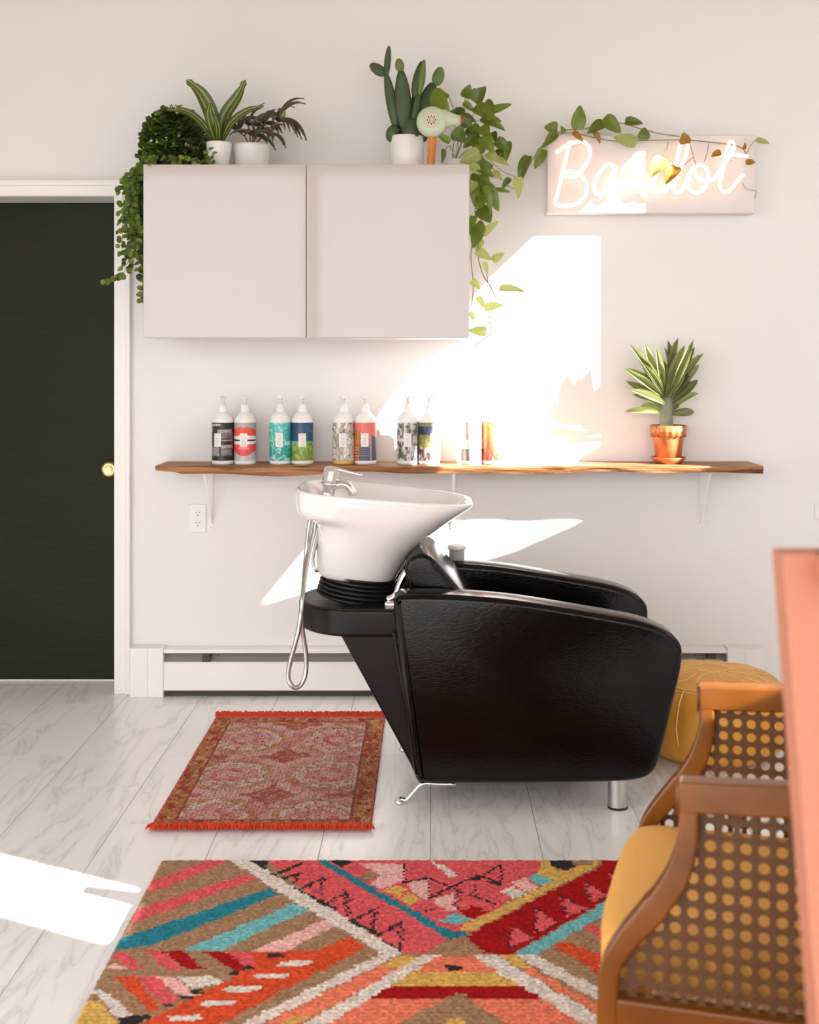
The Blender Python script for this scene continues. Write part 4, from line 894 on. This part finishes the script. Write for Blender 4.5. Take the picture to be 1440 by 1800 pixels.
for p, q in (((295, 75), (295, 165)), ((295, 165), (410, 142)), ((410, 142), (415, 235)), ((410, 142), (520, 185)), ((520, 185), (420, 235)), ((520, 185), (640, 130)), ((640, 130), (750, 165)), ((750, 80), (750, 170)), ((630, 170), (630, 230)), ((530, 190), (620, 230)), ((540, 215), (540, 290)), ((660, 130), (740, 85)), ((630, 230), (730, 265)), ((390, 300), (440, 280))): PB(BK, *stroke(p, q, 5))
PB(BK, (605, 140), (650, 128), (650, 150), (610, 152)); PB(BK, (690, 158), (755, 158), (755, 178), (720, 174))
PA(TEAL, (1210, 58), (1262, 58), (1848, 392), (1935, 395), (1915, 415), (1840, 428))
PB(YE, (945, 72), (990, 76), (1010, 112), (1120, 84), (1205, 82), (620, 387), (548, 387), (600, 350), (1000, 155), (915, 120)); PB(BK, (980, 80), (1115, 82), (1050, 108))
PB(DR, (1225, 82), (1420, 84), (1420, 140), (800, 502), (690, 497), (582, 424), (640, 382))
for t_ in (((800, 372), (797, 465), (908, 420)), ((915, 288), (915, 402), (1018, 355)), ((1035, 232), (1058, 327), (1148, 285)), ((1148, 163), (1173, 257), (1258, 220)), ((1258, 122), (1288, 192), (1355, 160))):
    PB(BK, *[(x+(9 if i == 2 else -8), y+(3 if i else -10)) for i, (x, y) in enumerate(t_)]); PB(PINK, *t_)
PB(CYAN, (798, 507), (1420, 150), (1420, 205), (920, 502))
PB(TAN, (400, 497), (505, 428), (592, 424), (692, 497))
PA(WH, (808, 58), (900, 58), (1620, 490), (1560, 520), (1440, 440), (1240, 330))
# lower half
PB(WH, (170, 503), (285, 492), (-403, 840), (-500, 840)); PB(SAL, (270, 506), (385, 506), (-220, 840), (-400, 840)); PB(YE, (270, 506), (385, 506), (300, 560), (180, 562)); PA(YE, (1120, 790), (1180, 790), (1100, 840), (1010, 840)); PB(WH, (380, 502), (462, 503), (-80, 840), (-200, 840))
PB(SAL, (455, 506), (612, 506), (738, 582), (340, 582)); PB(BK, (480, 563), (495, 550), (545, 550), (568, 563), (545, 577), (495, 577)); PB(YE, (335, 582), (775, 582), (860, 648), (230, 648)); PB(DR, (235, 648), (865, 648), (945, 712), (125, 708)); PB(SAL, (130, 709), (945, 712), (1170, 840), (-90, 840)); PB(TAN, (545, 675), (800, 840), (235, 840)); PB(YE, (490, 810), (540, 795), (580, 815), (570, 840), (490, 840))
PB(WH, (608, 503), (725, 503), (1290, 840), (1150, 840)); PB(YE, (738, 504), (812, 504), (900, 565), (830, 565)); PB(SAL, (830, 563), (895, 562), (1330, 810), (1290, 830)); PB(WH, (808, 503), (905, 502), (1400, 752), (1400, 820))
POLB = [(min(p[0] for p in P), max(p[0] for p in P), min(p[1] for p in P), max(p[1] for p in P), P, c) for P, c in POL][::-1]
YM = 2.448
def colbig(x, y, i, j):
    if y < YM: y = 2*YM-y
    if y < YM or y > 3.262: y = YM+abs((y-YM) % 1.6-.8)
    y = min(y, 3.255)
    jx = (hsh(j, 7, 1)-.5)*.014; x2 = x+jx*(.4+hsh(i//3, j, 5))
    px, py = CX+x2*F/y, CY+(H-.0142)*F/y
    py = max(py, 1513+(px-285)*.0105)
    c = TAN
    for x0, x1, y0, y1, P, k in POLB:
        if x0 <= px <= x1 and y0 <= py <= y1 and inpoly(px, py, P): c = k; break
    k = .86+.24*hsh(i, j, 9)+.05*(j % 2)
    return tuple(min(255, q*k) for q in c)
M_rug = attr_mat('wool_pile', .95, .1, (500, .5, 'noise', (1, 2.2, 1)))
rug('patterned_rug', -.719, .834, .86, 3.258, .0065, .0065, .013, colbig, M_rug, 'large bright geometric wool rug in the foreground', 1.0)
def colsmall(x, y, i, j):
    u, v = (x+.808)/.637, (y-3.49)/1.08
    n = fbm(x*26, y*20, 61); n2 = fbm(x*60, y*44, 71); n3 = hsh(i, j, 77)
    e = min(u*.637, (1-u)*.637, v*1.08, (1-v)*1.08)
    if e < .010: c = (198, 104, 100)
    elif e < .058: c = mixc((150, 92, 58), (196, 136, 82), n); c = mixc(c, (152, 58, 48), .9 if n2 > .6 else 0); c = mixc(c, (206, 170, 140), .6 if n2 < .34 else 0)
    elif e < .066: c = (146, 82, 70)
    else:
        c = mixc((202, 160, 154), (184, 96, 88), min(1, max(0, (n-.38)*2.6)))
        cu, cv = (u*2) % 1-.5, (v*3+.25) % 1-.5
        d = math.hypot(cu*1.0, cv*1.05)+.14*(n-.5)
        if d < .10: c = mixc((206, 182, 180), (196, 110, 104), n2)
        elif d < .18: c = mixc((176, 74, 70), (206, 150, 146), n2)
        elif d < .30: c = mixc((204, 176, 168), (180, 96, 86), 1 if n2 > .55 else .15)
        elif d < .36: c = mixc((204, 184, 166), (116, 88, 78), 1 if n2 > .62 else 0)
        elif d < .43: c = mixc((190, 154, 104), (168, 88, 66), n)
        elif d > .55: c = mixc((150, 84, 64), (172, 74, 62), n2)
        c = mixc(c, (200, 172, 164), .6*max(0, n2-.3)*2)
        c = mixc(c, (128, 72, 58), .16 if i % 3 == 0 else 0)
    c = mixc(c, (96, 44, 40), .75 if n3 > .90 else 0); k = .9+.2*hsh(i, j, 79)
    return tuple(min(255, q*k) for q in c)
M_rug2 = attr_mat('flat_weave', .9, .15, (700, .35, 'noise', (1, 1, 1)))
sr = rug('fringed_rug', -.808, -.171, 3.505, 4.585, .0042, .0048, .007, colsmall, M_rug2, 'small faded red patterned rug with orange fringe on the tiles', .5)
M_fr = mat('fringe_orange', (206, 66, 36), .9)
for y, sg_ in ((3.505, -1), (4.585, 1)):
    f_ = MB()
    for k in range(900):
        x = -.808+.637*k/899+rnd(-.002, .002); p = Vector((x, y+rnd(-.004, .004)*1-sg_*.004, .006)); L = rnd(.020, .042); s_ = rnd(-.012, .012)
        hgt = rnd(.004, .016)
        f_.tube([p, p+Vector((s_*.5, sg_*L*.5, hgt)), p+Vector((s_, sg_*L, rnd(.002, .008)))], [.0026, .0024, .0010], 4)
    o = f_.build('fringe', M_fr, sr); o['kind'] = 'stuff'

# ------------------------------------------------------------------ cane armchair
N0 = Vector((.286, 1.885, .0)); U = Vector((.964, -.268, 0)).normalized(); V = Vector((.268, .964, 0)).normalized(); CWID = .56; CDEP = .62
ch = thing('cane_armchair', N0+U*.3+V*.28, 'wooden armchair with caned sides and mustard seat, blurred in the foreground', 'armchair')
def cl(s, v, z): return N0+U*s+V*v+Vector((0, 0, z))
def curve_side(v): 
    return smooth_path([cl(-.012, v, .0155), cl(-.012, v, .20), cl(-.010, v, .36), cl(-.004, v, .42), cl(.022, v, .465), cl(.062, v, .515), cl(.094, v, .565), cl(.110, v, .62), cl(.113, v, .672), cl(.113, v, .700)], 5)
for v in (0, CWID):
    P = curve_side(v); n = len(P)
    sec = [((.016 if i/n < .55 else .014)*(1+.35*math.exp(-((i/n-.62)/.15)**2)), .019) for i in range(n)]
    MB().sweep(P, sec, V).build('arm_post', M_chairwood, ch, bevel=.006, seg=2)
    MB().sweep(smooth_path([cl(.098, v, .690), cl(.25, v, .697), cl(.42, v, .712), cl(CDEP, v, .735)], 6), (.024, .020), V).build('crest_rail', M_chairwood, ch, bevel=.005, seg=2)
    for k in (-.010, .0, .010):
        MB().tube([cl(.096, v+k, .662), cl(.096, v+k, .712)], .0028, 8).build('bead', M_chairwood, ch, smooth=True)
    MB().sweep([cl(-.02, v, .335), cl(CDEP, v, .335)], (.036, .017), V).build('side_rail', M_chairwood, ch, bevel=.005)
    MB().sweep(smooth_path([cl(CDEP+.06, v, .0155), cl(CDEP+.02, v, .2), cl(CDEP, v, .40), cl(CDEP, v, .755)], 5), (.018, .019), V).build('rear_post', M_chairwood, ch, bevel=.005)
MB().sweep([cl(CDEP, 0, .74), cl(CDEP, CWID, .74)], (.026, .018), U).build('back_rail', M_chairwood, ch, bevel=.005)
MB().sweep([cl(CDEP, 0, .335), cl(CDEP, CWID, .335)], (.036, .016), U).build('rear_rail', M_chairwood, ch, bevel=.005)
MB().sweep([cl(-.012, 0, .335), cl(-.012, CWID, .335)], (.036, .016), U).build('front_rail', M_chairwood, ch, bevel=.005)
# seat cushion
sq = []
for s, v in ((-.03, .03), (-.04, .28), (-.03, .53), (.58, .53), (.58, .03)): sq.append((s, v))
rr_ = []
for z, ins in ((.366, .012), (.376, 0), (.425, 0), (.440, .012), (.448, .035), (.451, .08)):
    rg = []
    for s, v in [(q.x, q.y) for q in smooth_path([(a, b, 0) for a, b in [(-.035, .10), (-.040, .28), (-.035, .46), (-.01, .525), (.08, .53), (.5, .53), (.57, .50), (.58, .28), (.57, .06), (.5, .03), (.08, .03), (-.01, .035)]], 4, True)]:
        s2, v2 = .27+(s-.27)*(1-ins*3), .28+(v-.28)*(1-ins*3); rg.append(cl(s2, v2, z))
    rr_.append(rg)
MB().loft(rr_).build('seat_cushion', M_mustard, ch, smooth=True)
# caning: ribbons woven in pairs with diagonals, octagonal holes
def cane(org, ax, az, nrm, poly, p, name):
    mb = MB(); us = [q[0] for q in poly]; zs = [q[1] for q in poly]; h = .5*p
    def rib(u0, z0, u1, z1, w, d):
        m0, m1 = (u0+u1)/2, (z0+z1)/2
        if not inpoly(m0, m1, poly): return
        L = math.hypot(u1-u0, z1-z0); du, dz = (u1-u0)/L, (z1-z0)/L; a, b = -dz*w, du*w; e = .06
        u0 -= du*e*L; u1 += du*e*L; z0 -= dz*e*L; z1 += dz*e*L
        q = [(u0+a, z0+b), (u1+a, z1+b), (u1-a, z1-b), (u0-a, z0-b)]
        v = [org+ax*u+az*z+nrm*(d+o) for o in (0, .0008) for u, z in q]
        mb.add(v, [(3, 2, 1, 0), (4, 5, 6, 7), (0, 1, 5, 4), (1, 2, 6, 5), (2, 3, 7, 6), (3, 0, 4, 7)])
    i0, i1 = int(min(us)/p)-1, int(max(us)/p)+2; k0, k1 = int(min(zs)/p)-1, int(max(zs)/p)+2
    for i in range(i0, i1):
        for k in range(k0, k1):
            u, z = i*p, k*p
            for o in (-.09*p, .09*p):
                rib(u+o, z-h, u+o, z, .09*p, .0); rib(u+o, z, u+o, z+h, .09*p, .0)
                rib(u-h, z+o, u, z+o, .09*p, .001); rib(u, z+o, u+h, z+o, .09*p, .001)
            for s1, s2 in ((1, 1), (1, -1), (-1, 1), (-1, -1)):
                rib(u+s1*.13*p, z+s2*.33*p, u+s1*.33*p, z+s2*.13*p, .06*p, .0015)
    o = mb.build(name, M_cane, ch); o['kind'] = 'stuff'; return o
side_poly = [(-.005, .365), (.0, .415), (.030, .460), (.070, .510), (.102, .560), (.120, .62), (.122, .68), (.62, .72), (.62, .365)]
cane(N0+V*-.002, U, Vector((0, 0, 1)), V, side_poly, .0262, 'cane_panel')
cane(N0+V*(CWID-.002), U, Vector((0, 0, 1)), V, side_poly, .0262, 'cane_panel')
cane(N0+U*CDEP, V, Vector((0, 0, 1)), U, [(.01, .365), (.01, .72), (.55, .72), (.55, .365)], .0262, 'cane_panel')

# ------------------------------------------------------------------ coral stand at the right edge
cs = thing('coral_stand', (.66, 1.26, 0), 'coral painted upright stand at the right edge, out of focus', 'stand')
def P3(x, y, z): return Vector((x, y, z))
zt, lean = 1.163, .074
def xl(z): return .346+(zt-z)*lean
# left upright board: leans slightly, its thin outer side catches the light
def board(x_off, y0, y1, th, z0, z1, name, sgn=1):
    v = []
    for z in (z0, z1):
        x = xl(z)*1+x_off if sgn > 0 else 1.30-xl(z)-x_off
        v += [P3(x, y0, z), P3(x+th*sgn, y0, z), P3(x+th*sgn, y1, z), P3(x, y1, z)]
    return MB().loft([v[:4], v[4:]]).build(name, M_coral, cs, bevel=.002)
board(0, 1.195, 1.235, .056, .0155, zt, 'upright'); board(0, 1.195, 1.235, .056, .0155, zt, 'upright', -1)
MB().box(.395, .905, 1.212, 1.232, .02, zt-.02).build('back_board', M_coral, cs, bevel=.002)
MB().box(.378, .922, 1.13, 1.215, zt-.030, zt).build('top_ledge', M_coral, cs, bevel=.003)
MB().box(.43, .87, 1.10, 1.23, .02, .05).build('foot_board', M_coral, cs, bevel=.003)
